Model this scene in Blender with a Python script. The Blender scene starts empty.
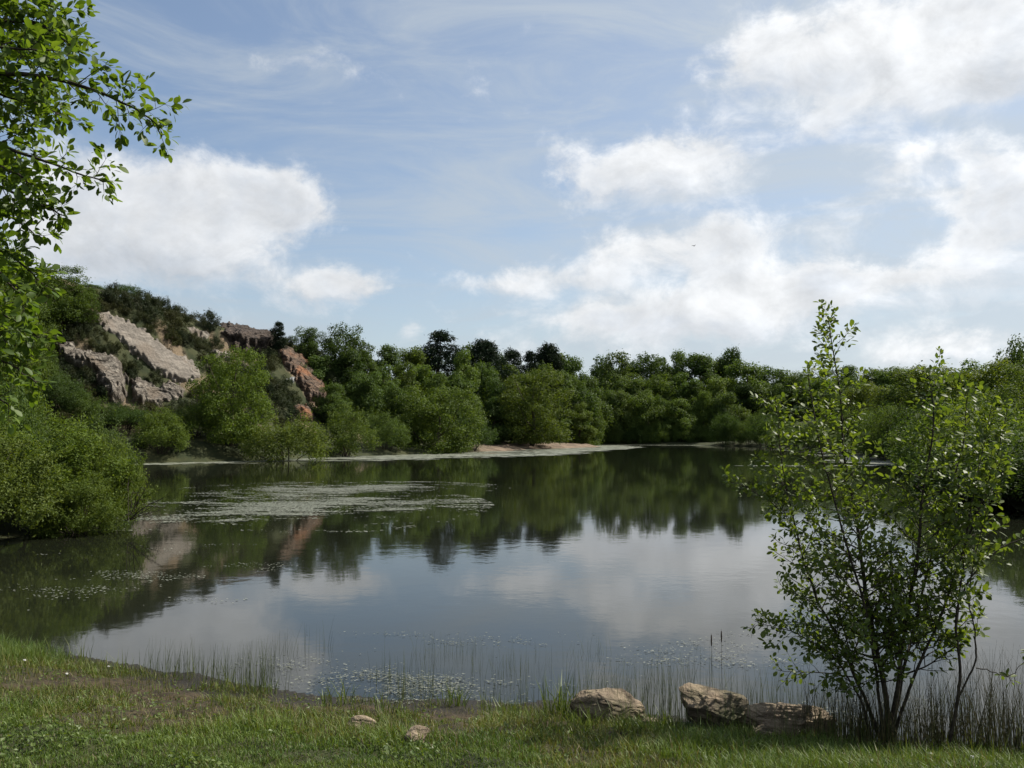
import bpy, math, random
import numpy as np
from mathutils import Vector

# ------------------------------------------------------------------ camera, sky, sun, exposure
S = bpy.context.scene
COL = S.collection
F, CX, CY, CAMZ, PITCH = 860.0, 512.0, 384.0, 2.2, math.radians(3.2)
SUN_AZ, SUN_EL = math.radians(66), math.radians(46)          # azimuth clockwise from +Y

cam = bpy.data.cameras.new('camera')
cam.sensor_width = 36.0
cam.lens = 36.0 * F / 1024.0
cam.clip_start, cam.clip_end = 0.05, 6000
cam_o = bpy.data.objects.new('camera', cam)
COL.objects.link(cam_o)
cam_o.location = (0, 0, CAMZ)
cam_o.rotation_euler = (math.pi / 2 + PITCH, 0, 0)
S.camera = cam_o
S.view_settings.view_transform = 'Standard'
S.view_settings.look = 'None'
S.view_settings.gamma = 1
S.view_settings.use_curve_mapping = False
S.view_settings.exposure = 0.95
S.render.engine = 'CYCLES'
S.cycles.max_bounces = 6
S.cycles.diffuse_bounces = 3
S.cycles.glossy_bounces = 3
S.cycles.transmission_bounces = 4
S.cycles.use_denoising = True

sun = bpy.data.lights.new('sun', 'SUN')
sun.energy, sun.angle, sun.color = 4.6, math.radians(0.5), (1.0, 0.94, 0.84)
sun_o = bpy.data.objects.new('sun', sun)
COL.objects.link(sun_o)
sd = Vector((math.sin(SUN_AZ) * math.cos(SUN_EL), math.cos(SUN_AZ) * math.cos(SUN_EL), math.sin(SUN_EL)))
sun_o.rotation_euler = sd.to_track_quat('Z', 'Y').to_euler()
sun_o.location = sd * 60


def ray(px, py):
    u, v = (px - CX) / F, (CY - py) / F
    c, s = math.cos(PITCH), math.sin(PITCH)
    return np.array([u, c - v * s, s + v * c])


def P(px, py, Y):
    d = ray(px, py)
    return np.array([0, 0, CAMZ]) + d * (Y / d[1])


class NT:
    """small helper that writes node trees as expressions"""
    def __init__(self, tree):
        self.t, self.n, self.l = tree, tree.nodes, tree.links

    def new(self, typ, **kw):
        n = self.n.new(typ)
        for k, v in kw.items():
            setattr(n, k, v)
        return n

    def put(self, sock, v):
        if v is None:
            return
        if isinstance(v, bpy.types.NodeSocket):
            self.l.new(v, sock)
        else:
            if sock.type == 'RGBA' and len(v) == 3:
                v = (*v, 1)
            sock.default_value = v

    def m(self, op, a, b=None, c=None, clamp=False):
        n = self.new('ShaderNodeMath', operation=op, use_clamp=clamp)
        for s, v in zip(n.inputs, (a, b, c)):
            self.put(s, v)
        return n.outputs[0]

    def v(self, op, a, b=None):
        n = self.new('ShaderNodeVectorMath', operation=op)
        self.put(n.inputs[0], a)
        if op == 'SCALE':
            self.put(n.inputs['Scale'], b)
        else:
            self.put(n.inputs[1], b)
        return n.outputs[0]

    def mix(self, fac, a, b, blend='MIX'):
        n = self.new('ShaderNodeMix', data_type='RGBA', blend_type=blend)
        self.put(n.inputs[0], fac)
        self.put(n.inputs[6], a)
        self.put(n.inputs[7], b)
        return n.outputs[2]

    def noise(self, vec, scale, detail=4, rough=0.55, dist=0.0):
        n = self.new('ShaderNodeTexNoise')
        if vec is not None:
            self.l.new(vec, n.inputs['Vector'])
        n.inputs['Scale'].default_value = scale
        n.inputs['Detail'].default_value = detail
        n.inputs['Roughness'].default_value = rough
        n.inputs['Distortion'].default_value = dist
        return n

    def ss(self, x, lo, hi, to=(0, 1)):
        n = self.new('ShaderNodeMapRange', interpolation_type='SMOOTHSTEP')
        for s, v in zip(n.inputs, (x, lo, hi, to[0], to[1])):
            self.put(s, v)
        return n.outputs[0]


# --- sky: Nishita air with sunlit cloud banks laid out by direction
world = bpy.data.worlds.new('World')
S.world = world
world.use_nodes = True
w = NT(world.node_tree)
w.n.clear()
sky = w.new('ShaderNodeTexSky', sky_type='NISHITA', sun_disc=False)
sky.sun_elevation, sky.sun_rotation = SUN_EL, SUN_AZ
sky.altitude, sky.air_density, sky.dust_density, sky.ozone_density = 50, 1.0, 1.0, 1.1
tc = w.new('ShaderNodeTexCoord')
sep = w.new('ShaderNodeSeparateXYZ')
w.l.new(tc.outputs['Generated'], sep.inputs[0])
dx, dy, dz = sep.outputs
az = w.m('ARCTAN2', dx, dy)
el = w.m('ARCSINE', dz)
ae = w.new('ShaderNodeCombineXYZ')
for s_, v_ in zip(ae.inputs, (az, w.m('MULTIPLY', el, 1.35), 0.0)):
    w.put(s_, v_)
ae = ae.outputs[0]
warp = w.noise(ae, 6.5, 7, 0.66)
wsep = w.new('ShaderNodeSeparateXYZ')
w.l.new(warp.outputs['Color'], wsep.inputs[0])
azw = w.m('ADD', az, w.m('MULTIPLY', w.m('SUBTRACT', wsep.outputs[0], 0.5), 0.17))
elw = w.m('ADD', el, w.m('MULTIPLY', w.m('SUBTRACT', wsep.outputs[1], 0.5), 0.09))
CLOUDS = [  # px, py, rx, ry, weight
    (205, 190, 95, 44, 1.15), (120, 235, 95, 48, 1.0), (292, 200, 46, 26, 0.8), (190, 252, 90, 34, 0.75), (60, 200, 70, 60, .6),
    (330, 290, 44, 19, 0.95), (300, 300, 60, 30, 0.35), (408, 332, 22, 14, 0.55),
    (640, 165, 82, 32, 1.1), (700, 150, 60, 26, 0.75), (590, 185, 40, 20, 0.5),
    (520, 280, 90, 15, 0.85), (640, 252, 80, 24, 1.0), (720, 235, 60, 26, 0.8), (740, 268, 70, 24, .8),
    (790, 300, 150, 24, 1.0), (870, 278, 60, 12, 0.7), (600, 318, 120, 20, 0.7), (700, 325, 90, 20, .7), (560, 355, 160, 22, .5),
    (815, 50, 74, 36, 0.9), (900, 22, 100, 40, 1.05), (1010, 45, 100, 44, 1.0), (830, 112, 46, 26, 0.7), (960, 85, 70, 26, 0.6), (770, 70, 50, 30, .6),
    (1015, 178, 34, 22, 0.8), (1000, 215, 34, 22, 1.0), (1050, 235, 80, 40, 1.0), (960, 255, 30, 14, .6), (960, 150, 40, 20, .5),
    (300, 62, 70, 11, .42), (850, 215, 90, 45, .36), (905, 175, 60, 36, .34), (420, 60, 120, 30, .2), (500, 120, 90, 30, .2),
    (1000, 350, 90, 18, .7), (900, 345, 90, 16, .45),
]
G = T = None
for px, py, rx, ry, wt in CLOUDS:
    d = ray(px, py)
    d = d / np.linalg.norm(d)
    a0, e0 = math.atan2(d[0], d[1]), math.asin(d[2])
    vv = w.m('MULTIPLY', w.m('SUBTRACT', elw, e0), F / ry)
    q = w.m('ADD', w.m('POWER', w.m('MULTIPLY', w.m('SUBTRACT', azw, a0), F / rx), 2.0), w.m('POWER', vv, 2.0))
    g = w.m('MULTIPLY', w.m('EXPONENT', w.m('MULTIPLY', q, -1.0)), wt)
    gv_ = w.m('MULTIPLY', g, vv)
    G = g if G is None else w.m('ADD', G, g)
    T = gv_ if T is None else w.m('ADD', T, gv_)
low_side = w.ss(w.m('DIVIDE', T, w.m('ADD', G, 0.02)), 0.05, -0.85)
# clouds elsewhere round the sky
gen = w.noise(ae, 2.2, 3, 0.5)
away = w.m('MAXIMUM', w.ss(w.m('ABSOLUTE', az), 0.62, 0.85), w.ss(el, 0.50, 0.65))
G = w.m('ADD', w.m('MINIMUM', G, 1.25), w.m('MULTIPLY', away, w.ss(gen.outputs[0], 0.42, 0.66, (0, 0.95))))
fine = w.noise(ae, 13.0, 7, 0.62, 0.3)
dens = w.m('ADD', G, w.m('MULTIPLY', w.m('SUBTRACT', fine.outputs[0], 0.5), 1.9))
mask = w.ss(dens, 0.25, 1.08)
# thin high veil, streaked
st = w.new('ShaderNodeMapping')
w.l.new(ae, st.inputs[0])
st.inputs['Rotation'].default_value = (0, 0, math.radians(24))
st.inputs['Scale'].default_value = (1.6, 5.0, 1.0)
veil = w.noise(st.outputs[0], 2.1, 7, 0.62, 0.7)
veilf = w.ss(veil.outputs[0], 0.36, 0.72, (0.10, 0.66))
toright = w.ss(az, -0.45, 0.65)
veilf = w.m('ADD', veilf, w.m('MULTIPLY', toright, 0.46))
veilf = w.m('ADD', veilf, w.ss(el, 0.26, 0.0, (0, 0.34)))
veilf = w.m('MINIMUM', veilf, 0.85)
# cloud body: sunlit white with greyer cores and bases
body = w.noise(ae, 8.0, 5, 0.55)
core = w.m('MULTIPLY', w.ss(dens, 0.75, 1.5), w.ss(body.outputs[0], 0.62, 0.36))
core = w.m('MINIMUM', w.m('ADD', w.m('MULTIPLY', core, 0.7), w.m('MULTIPLY', low_side, w.ss(dens, 0.3, 0.8, (0, 0.75)))), 1.0)
off = w.noise(w.v('ADD', ae, (0.016, 0.022, 0.0)), 13.0, 7, 0.62, 0.3)
relief = w.m('MULTIPLY', w.m('SUBTRACT', fine.outputs[0], off.outputs[0]), 0.75)
bright = w.m('ADD', 6.4, w.m('MULTIPLY', toright, 1.0))
cl = w.new('ShaderNodeVectorMath', operation='SCALE')
w.put(cl.inputs[0], w.mix(core, (0.97, 0.985, 1.0), (0.66, 0.71, 0.78)))
w.put(cl.inputs['Scale'], w.m('MULTIPLY', bright, w.m('ADD', 1.0, relief)))
air = w.mix(veilf, sky.outputs[0], w.v('SCALE', (0.80, 0.90, 1.0), w.m('MULTIPLY', bright, 0.74)))
skycol = w.mix(w.m('MULTIPLY', mask, 0.93), air, cl.outputs[0])
bg = w.new('ShaderNodeBackground')
w.l.new(skycol, bg.inputs[0])
bg.inputs[1].default_value = 0.070
wo = w.new('ShaderNodeOutputWorld')
w.l.new(bg.outputs[0], wo.inputs[0])

# ------------------------------------------------------------------ numeric noise
def _h(ix, iy, iz, seed):
    n = (ix.astype(np.int64) * 374761393 + iy.astype(np.int64) * 668265263 + iz.astype(np.int64) * 2147483647 + seed * 974711) & 0xffffffff
    n = ((n ^ (n >> 13)) * 1274126177) & 0xffffffff
    n = n ^ (n >> 16)
    return (n & 0xffff) / 65535.0


def vnoise(p, seed=0):
    p = np.asarray(p, float)
    if p.shape[1] == 2:
        p = np.c_[p, np.zeros(len(p))]
    i = np.floor(p).astype(np.int64)
    f = p - i
    f = f * f * (3 - 2 * f)
    r = 0
    for a in (0, 1):
        for b in (0, 1):
            for c in (0, 1):
                wgt = (f[:, 0] if a else 1 - f[:, 0]) * (f[:, 1] if b else 1 - f[:, 1]) * (f[:, 2] if c else 1 - f[:, 2])
                r = r + wgt * _h(i[:, 0] + a, i[:, 1] + b, i[:, 2] + c, seed)
    return r


def fbm(p, seed=0, oct=4, gain=0.5):
    p = np.asarray(p, float)
    s, a, t = 0, 1, 0
    for k in range(oct):
        s = s + a * vnoise(p * 2.03 ** k, seed + k * 17)
        t += a
        a *= gain
    return s / t


def sstep(x, a, b):
    t = np.clip((np.asarray(x, float) - a) / (b - a), 0, 1)
    return t * t * (3 - 2 * t)


# ------------------------------------------------------------------ mesh helpers
def mesh_np(name, V, Fs, mat, attrs=None, smooth=False):
    """V (N,3); Fs list of (M,k) index arrays; attrs name -> per-point float or (N,3) colour"""
    V = np.asarray(V, np.float32)
    me = bpy.data.meshes.new(name)
    me.vertices.add(len(V))
    me.vertices.foreach_set('co', V.ravel())
    loops = np.concatenate([np.asarray(f, np.int32).ravel() for f in Fs])
    sizes = np.concatenate([np.full(len(f), np.asarray(f).shape[1], np.int32) for f in Fs])
    starts = np.r_[0, np.cumsum(sizes)[:-1]].astype(np.int32)
    me.loops.add(len(loops))
    me.loops.foreach_set('vertex_index', loops)
    me.polygons.add(len(sizes))
    me.polygons.foreach_set('loop_start', starts)
    me.polygons.foreach_set('loop_total', sizes)
    me.polygons.foreach_set('use_smooth', np.full(len(sizes), smooth))
    me.update(calc_edges=True)
    for k, a in (attrs or {}).items():
        a = np.asarray(a, np.float32)
        if a.ndim == 1:
            at = me.attributes.new(k, 'FLOAT', 'POINT')
            at.data.foreach_set('value', a)
        else:
            at = me.attributes.new(k, 'FLOAT_COLOR', 'POINT')
            at.data.foreach_set('color', np.c_[a, np.ones(len(a))].astype(np.float32).ravel())
    me.materials.append(mat)
    return me


def link(name, me, parent=None, loc=(0, 0, 0)):
    o = bpy.data.objects.new(name, me)
    COL.objects.link(o)
    o.location = loc
    if parent is not None:
        o.parent = parent
    return o


def tag(o, label=None, cat=None, group=None, kind=None):
    if label:
        o['label'] = label
    if cat:
        o['category'] = cat
    if group:
        o['group'] = group
    if kind:
        o['kind'] = kind
    return o


def thing(name, label, cat, loc=(0, 0, 0), group=None, rz=0.0, scale=(1, 1, 1)):
    o = link(name, None, None, loc)
    o.rotation_euler = (0, 0, rz)
    o.scale = scale
    o.empty_display_size = 0.2
    return tag(o, label, cat, group)


def tube(pts, rad, sides=6):
    pts, rad = np.asarray(pts, float), np.asarray(rad, float)
    n = len(pts)
    T = np.gradient(pts, axis=0)
    T /= np.linalg.norm(T, axis=1)[:, None] + 1e-9
    ref = np.array([0.31, 0.87, 0.37])
    A = np.cross(T, ref)
    A /= np.linalg.norm(A, axis=1)[:, None] + 1e-9
    B = np.cross(T, A)
    th = np.linspace(0, 2 * np.pi, sides, endpoint=False)
    V = pts[:, None] + rad[:, None, None] * (A[:, None] * np.cos(th)[None, :, None] + B[:, None] * np.sin(th)[None, :, None])
    V = V.reshape(-1, 3)
    i, j = np.meshgrid(np.arange(n - 1), np.arange(sides), indexing='ij')
    a = i * sides + j
    b = i * sides + (j + 1) % sides
    Q = np.stack([a, b, b + sides, a + sides], -1).reshape(-1, 4)
    return V, Q


class Tubes:
    def __init__(self):
        self.V, self.Q, self.n = [], [], 0

    def add(self, pts, rad, sides=6):
        V, Q = tube(pts, rad, sides)
        self.V.append(V)
        self.Q.append(Q + self.n)
        self.n += len(V)

    def mesh(self, name, mat):
        return mesh_np(name, np.concatenate(self.V), [np.concatenate(self.Q)], mat, smooth=True)


def spline(pts, n):
    """Catmull-Rom through the points, n samples"""
    p = np.asarray(pts, float)
    p = np.r_[[2 * p[0] - p[1]], p, [2 * p[-1] - p[-2]]]
    k = len(p) - 3
    t = np.linspace(0, k - 1e-6, n)
    i = t.astype(int)
    f = (t - i)[:, None]
    p0, p1, p2, p3 = p[i], p[i + 1], p[i + 2], p[i + 3]
    return 0.5 * (2 * p1 + (p2 - p0) * f + (2 * p0 - 5 * p1 + 4 * p2 - p3) * f ** 2 + (3 * p1 - p0 - 3 * p2 + p3) * f ** 3)


def unit(v):
    v = np.asarray(v, float)
    return v / (np.linalg.norm(v, axis=-1, keepdims=True) + 1e-9)


# ------------------------------------------------------------------ materials
def mat_base(name):
    m = bpy.data.materials.new(name)
    m.use_nodes = True
    t = NT(m.node_tree)
    t.n.clear()
    out = t.new('ShaderNodeOutputMaterial')
    return m, t, out


def leaf_mat(name, ca, cb, trans=0.35, tcol=None, rough=0.5, spec=0.3, tint=True):
    m, t, out = mat_base(name)
    at = t.new('ShaderNodeAttribute', attribute_name='lv')
    c = t.mix(at.outputs['Fac'], ca, cb)
    if tint:
        oi = t.new('ShaderNodeObjectInfo')
        c = t.mix(1.0, c, oi.outputs['Color'], 'MULTIPLY')
    b = t.new('ShaderNodeBsdfPrincipled')
    t.put(b.inputs['Base Color'], c)
    b.inputs['Roughness'].default_value = rough
    b.inputs['Specular IOR Level'].default_value = spec
    tr = t.new('ShaderNodeBsdfTranslucent')
    t.put(tr.inputs[0], t.mix(1.0, c, tcol or (1.5, 1.45, 0.5), 'MULTIPLY'))
    mx = t.new('ShaderNodeMixShader')
    mx.inputs[0].default_value = trans
    t.l.new(b.outputs[0], mx.inputs[1])
    t.l.new(tr.outputs[0], mx.inputs[2])
    t.l.new(mx.outputs[0], out.inputs[0])
    return m


def bark_mat(name, ca, cb, scale=14):
    m, t, out = mat_base(name)
    co = t.new('ShaderNodeTexCoord')
    n = t.noise(co.outputs['Object'], scale, 6, 0.65)
    b = t.new('ShaderNodeBsdfPrincipled')
    t.put(b.inputs['Base Color'], t.mix(t.ss(n.outputs[0], 0.35, 0.65), ca, cb))
    b.inputs['Roughness'].default_value = 0.9
    b.inputs['Specular IOR Level'].default_value = 0.2
    bp = t.new('ShaderNodeBump')
    bp.inputs['Strength'].default_value = 0.5
    bp.inputs['Distance'].default_value = 0.01
    t.l.new(n.outputs[0], bp.inputs['Height'])
    t.l.new(bp.outputs[0], b.inputs['Normal'])
    t.l.new(b.outputs[0], out.inputs[0])
    return m


def rock_mat(name, cols, scale, crack=0.5, bump=0.4, bumpd=0.1, moss=0.0, band=(1, 1, 2.5)):
    m, t, out = mat_base(name)
    co = t.new('ShaderNodeTexCoord')
    mp = t.new('ShaderNodeMapping')
    t.l.new(co.outputs['Object'], mp.inputs[0])
    mp.inputs['Scale'].default_value = band
    mp.inputs['Rotation'].default_value = (0.2, 0.5, 0.3)
    n1 = t.noise(mp.outputs[0], scale, 8, 0.68, 0.6)
    n2 = t.noise(co.outputs['Object'], scale * 0.35, 5, 0.6)
    n3 = t.noise(co.outputs['Object'], scale * 6, 5, 0.7)
    vo = t.new('ShaderNodeTexVoronoi', feature='DISTANCE_TO_EDGE')
    wv = t.v('ADD', mp.outputs[0], t.v('SCALE', n1.outputs['Color'], 0.5 / scale * 2))
    t.l.new(wv, vo.inputs['Vector'])
    vo.inputs['Scale'].default_value = scale * 0.8
    ck = t.ss(vo.outputs['Distance'], 0.0, 0.06)
    c = t.mix(t.ss(n1.outputs[0], 0.35, 0.68), cols[0], cols[1])
    c = t.mix(t.ss(n2.outputs[0], 0.48, 0.62), c, cols[2])
    c = t.mix(t.ss(n3.outputs[0], 0.58, 0.72, (0, 0.35)), c, tuple(x * 0.35 for x in cols[0]))
    c = t.mix(t.m('MULTIPLY', t.m('SUBTRACT', 1.0, ck), crack), c, tuple(x * 0.25 for x in cols[0]))
    if moss:
        gm = t.new('ShaderNodeNewGeometry')
        sp = t.new('ShaderNodeSeparateXYZ')
        t.l.new(gm.outputs['Normal'], sp.inputs[0])
        mf = t.m('MULTIPLY', t.ss(n2.outputs[0], 0.4, 0.6), t.ss(sp.outputs[2], 0.0, 0.6, (0.25, 1)))
        c = t.mix(t.m('MULTIPLY', mf, moss), c, (0.05, 0.06, 0.02))
    b = t.new('ShaderNodeBsdfPrincipled')
    t.put(b.inputs['Base Color'], c)
    b.inputs['Roughness'].default_value = 0.85
    b.inputs['Specular IOR Level'].default_value = 0.25
    hgt = t.m('ADD', t.m('MULTIPLY', n1.outputs[0], 1.0), t.m('ADD', t.m('MULTIPLY', ck, crack * 0.7), t.m('MULTIPLY', n3.outputs[0], 0.25)))
    bp = t.new('ShaderNodeBump')
    bp.inputs['Strength'].default_value = bump
    bp.inputs['Distance'].default_value = bumpd
    t.l.new(hgt, bp.inputs['Height'])
    t.l.new(bp.outputs[0], b.inputs['Normal'])
    t.l.new(b.outputs[0], out.inputs[0])
    return m


M = {}
M['leaf'] = leaf_mat('tree leaves', (0.034, 0.058, 0.012), (0.078, 0.106, 0.024), spec=0.14, rough=.6)
M['needle'] = leaf_mat('pine needles', (0.012, 0.022, 0.010), (0.028, 0.040, 0.018), trans=0.12, spec=.12)
M['gorse'] = leaf_mat('gorse spines', (0.018, 0.025, 0.009), (0.046, 0.054, 0.019), trans=0.12, spec=.12)
M['sapling_leaf'] = leaf_mat('sapling leaves', (0.046, 0.078, 0.013), (0.115, 0.155, 0.030), trans=0.45, rough=0.52, spec=0.3, tint=False)
M['branch_leaf'] = leaf_mat('overhanging leaves', (0.050, 0.092, 0.012), (0.105, 0.158, 0.026), trans=0.48, rough=0.52, spec=0.3, tint=False)
M['bark'] = bark_mat('grey brown bark', (0.035, 0.028, 0.020), (0.085, 0.070, 0.052))
M['dark_bark'] = bark_mat('dark smooth bark', (0.020, 0.016, 0.012), (0.055, 0.045, 0.034), 40)
M['rock_pale'] = rock_mat('pale granite', ((0.105, 0.092, 0.078), (0.215, 0.19, 0.16), (0.15, 0.125, 0.10)), 0.8, 0.03, 0.9, 0.3)
M['rock_grey'] = rock_mat('weathered quarry rock', ((0.10, 0.085, 0.07), (0.27, 0.24, 0.20), (0.16, 0.13, 0.10)), 1.0, 0.25, 1.0, 0.6)
M['rock_dark'] = rock_mat('brown crag rock', ((0.030, 0.024, 0.020), (0.105, 0.078, 0.060), (0.055, 0.041, 0.032)), 1.0, 0.35, 1.0, 0.5)
M['rock_rust'] = rock_mat('rust stained rock', ((0.05, 0.037, 0.028), (0.17, 0.11, 0.072), (0.20, 0.092, 0.045)), 1.0, 0.35, 1.0, 0.5)
M['rock_white'] = rock_mat('white quartz face', ((0.25, 0.26, 0.26), (0.40, 0.41, 0.41), (0.33, 0.33, 0.32)), 1.5, 0.4, 0.7, 0.2)
M['boulder'] = rock_mat('tan boulder stone', ((0.085, 0.062, 0.043), (0.29, 0.225, 0.155), (0.13, 0.10, 0.07)), 4, 0.25, 1.0, 0.05, moss=0.45, band=(1, 1.2, 2.6))
M['boulder_tan'] = rock_mat('pale tan boulder stone', ((0.12, 0.088, 0.06), (0.37, 0.295, 0.21), (0.23, 0.175, 0.12)), 5, 0.2, 1.0, 0.05, moss=0.25, band=(1, 1.2, 2.2))
M['boulder_dark'] = rock_mat('mossy boulder stone', ((0.062, 0.048, 0.034), (0.25, 0.19, 0.13), (0.11, 0.086, 0.056)), 4, 0.3, 1.0, 0.05, moss=0.6, band=(1, 1.2, 2.6))

# ------------------------------------------------------------------ the pond outline and the land
POND = np.array([(-11.5, 16), (-10.6, 14.0), (-8.4, 11.0), (-6.4, 9.4), (-5.0, 8.75), (-3.4, 8.0), (-2.2, 7.35), (-0.9, 7.05), (0.3, 6.93),
                 (1.4, 6.50), (2.4, 6.22), (3.5, 6.05), (5.5, 6.4), (8.5, 8.2), (10.8, 12.5), (13.2, 18), (14.2, 23.5), (19, 36), (27, 57), (35, 90),
                 (38, 130), (30, 146), (20, 148.5), (13, 146), (10.8, 138), (13, 130), (12.2, 126), (8.5, 119), (5, 114), (-1.0, 104), (-4.5, 95), (-9, 86),
                 (-15.5, 76), (-19, 67.5), (-25, 61.5), (-31, 55), (-29, 45), (-22, 33), (-13.5, 23.6), (-10.2, 21.2), (-9.6, 19.6), (-10.6, 18.1)], float)


def pond_dist(xy):
    """signed distance to the shore, positive on land"""
    xy = np.asarray(xy, float)
    d = np.full(len(xy), 1e9)
    inside = np.zeros(len(xy), bool)
    n = len(POND)
    for i in range(n):
        a, b = POND[i], POND[(i + 1) % n]
        ab = b - a
        t = np.clip(((xy - a) @ ab) / (ab @ ab), 0, 1)
        d = np.minimum(d, np.linalg.norm(xy - (a + t[:, None] * ab), axis=1))
        c = (a[1] > xy[:, 1]) != (b[1] > xy[:, 1])
        with np.errstate(divide='ignore', invalid='ignore'):
            xi = a[0] + (xy[:, 1] - a[1]) / (b[1] - a[1]) * (b[0] - a[0])
        inside ^= c & (xy[:, 0] < xi)
    return np.where(inside, -d, d)


def height(xy):
    xy = np.atleast_2d(np.asarray(xy, float))
    x, y = xy[:, 0], xy[:, 1]
    d = pond_dist(xy)
    r = np.hypot(x, y)
    far = sstep(r, 14, 40)
    d = d + (fbm(xy * 0.9, 5, 4) - 0.5) * 0.55 * (1 - far) + (fbm(xy * 0.16, 6, 4) - 0.5) * 2.4 * far
    bank_near = 0.50 * sstep(d, -0.25, 2.6) + 0.05 * np.clip(d - 2, 0, 6)
    bank_near = bank_near + (fbm(xy * 2.6, 3, 4) - 0.5) * 0.13 * sstep(d, -0.1, 0.6) + (fbm(xy * 9, 4, 3) - 0.5) * 0.035 * sstep(d, 0, 0.5)
    # quarry hill on the far left, low ground behind the far shore, slope on the right
    crest = np.interp(x, [-90, -60, -45, -40, -35, -31, -27, -24, -21, -17, -11, -3, 6, 12, 40, 60, 90], [17, 16.5, 15.6, 15.0, 14.0, 12.6, 12.2, 11.4, 9.8, 7.2, 4.8, 3.2, 2.4, 1.6, 2.0, 5.0, 8.0])
    rise = 0.10 * sstep(d, 0, 3) + 0.18 * sstep(d, 3, 10) + 0.72 * sstep(d, 9 + 2 * np.sin(x * 0.35), 21)
    lefty = sstep(y, 34, 56)
    crest = np.where(x < 0, crest * lefty + (1 - lefty) * np.interp(x, [-60, -25, -10], [9, 6, 1.6]), crest)
    hill = crest * rise + 0.012 * np.clip(d - 22, 0, 200)
    righty = sstep(x, 12, 24) * (1 - sstep(y, 70, 110))
    hill = hill + righty * 2.6 * sstep(d, 2, 14)
    rough = (fbm(xy * 0.22, 8, 5) - 0.5) * 2.2 * sstep(d, 2, 12) * sstep(crest, 3, 9)
    hill = hill + rough + 0.25 * sstep(d, -0.5, 1.5) + (fbm(xy * 0.7, 9, 4) - 0.5) * 0.5 * sstep(d, 0, 3)
    h = bank_near * (1 - far) + hill * far
    bed = -0.06 - 0.10 * np.clip(-d, 0, 12)
    return np.where(d < -0.25, np.minimum(h, bed), h)


def zt(x, y):
    return float(height([[x, y]])[0])


LX, LY = np.arange(-130, 70.1, 0.5), np.arange(16, 182.1, 0.5)
_gx, _gy = np.meshgrid(LX, LY)
LZ = height(np.c_[_gx.ravel(), _gy.ravel()]).reshape(_gx.shape)


def height_far(xy):
    u = np.clip((xy[..., 0] - LX[0]) / 0.5, 0, len(LX) - 1.001)
    v = np.clip((xy[..., 1] - LY[0]) / 0.5, 0, len(LY) - 1.001)
    i, j = u.astype(int), v.astype(int)
    a, b = u - i, v - j
    return (LZ[j, i] * (1 - a) + LZ[j, i + 1] * a) * (1 - b) + (LZ[j + 1, i] * (1 - a) + LZ[j + 1, i + 1] * a) * b


def hits_far(px, py, y0=20., y1=150., n=420):
    d = np.stack([(px - CX) / F, math.cos(PITCH) - (CY - py) / F * math.sin(PITCH), math.sin(PITCH) + (CY - py) / F * math.cos(PITCH)], -1)
    d = d / d[:, 1:2]
    Y = np.geomspace(y0, y1, n)
    p = np.array([0, 0, CAMZ]) + d[:, None] * Y[None, :, None]
    below = p[..., 2] < height_far(p[..., :2])
    i = np.where(below.any(1), below.argmax(1), n - 1)
    return p[np.arange(len(p)), i]


def hit(px, py, y0=3.0, y1=260.0, n=1200):
    """where the sight line through a pixel first meets the land"""
    d = ray(px, py)
    d = d / d[1]
    Y = np.geomspace(y0, y1, n)
    p = np.array([0, 0, CAMZ]) + d[None] * Y[:, None]
    below = p[:, 2] < np.maximum(height(p[:, :2]), -0.02)
    i = int(np.argmax(below)) if below.any() else n - 1
    return p[i]


# one sheet, polar about the viewpoint, finest in the sector that is looked at
ths = np.unique(np.r_[np.radians(np.linspace(-42, 42, 760)), np.radians(np.linspace(42, 318, 200))])[:-1]
rs_ = np.r_[np.linspace(0.6, 3.0, 6), np.geomspace(3.2, 14, 190), np.geomspace(14.15, 60, 120), np.linspace(60.5, 170, 200), np.geomspace(174, 2500, 30)]
TH, RR = np.meshgrid(ths, rs_)
gx, gy = RR * np.sin(TH), RR * np.cos(TH)
gxy = np.c_[gx.ravel(), gy.ravel()]
gz = height(gxy)
gv = np.c_[gxy, gz]
nt, nr = len(ths), len(rs_)
i, j = np.meshgrid(np.arange(nr - 1), np.arange(nt), indexing='ij')
q = np.stack([i * nt + j, (i + 1) * nt + j, (i + 1) * nt + (j + 1) % nt, i * nt + (j + 1) % nt], -1).reshape(-1, 4)
gv = np.r_[gv, [[0, 0, zt(0, 0.1)]]]
fan = np.stack([np.full(nt, len(gv) - 1), np.arange(nt), (np.arange(nt) + 1) % nt], -1)
gd = pond_dist(gv[:, :2])
X_, Y_ = gv[:, 0], gv[:, 1]
sand = sstep(X_, -7, -2) * (1 - sstep(X_, 13, 16)) * sstep(Y_, 92, 98) * (1 - sstep(Y_, 133, 138)) * (1 - sstep(gd, 3.5, 7.5))
near_y = 1 - sstep(np.hypot(X_, Y_), 10, 13)


def mud_mask(xy):
    xy = np.asarray(xy, float)
    dd = pond_dist(xy)
    n = fbm(xy * 1.3, 21, 4)
    n2 = fbm(xy * 0.55, 22, 3)
    n3_ = fbm(xy * 2.4, 27, 4)
    base = (1 - sstep(dd + (n - 0.5) * 1.8, 1.5, 2.7)) * (0.42 + 0.58 * sstep(n3_, 0.45, 0.56))
    left = sstep(xy[:, 0] + (n2 - .5) * 2, -4.9, -3.9)
    right = 1 - 0.75 * sstep(xy[:, 0], 0.2, 1.2)
    return base * left * right


mud = mud_mask(gv[:, :2]) * near_y
bare = 0.7 * sstep(fbm(gv[:, :2] * 0.35, 31, 4), 0.56, 0.68) * sstep(gd, 4, 9) * sstep(np.hypot(X_, Y_), 40, 55) * (X_ < -8)

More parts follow.
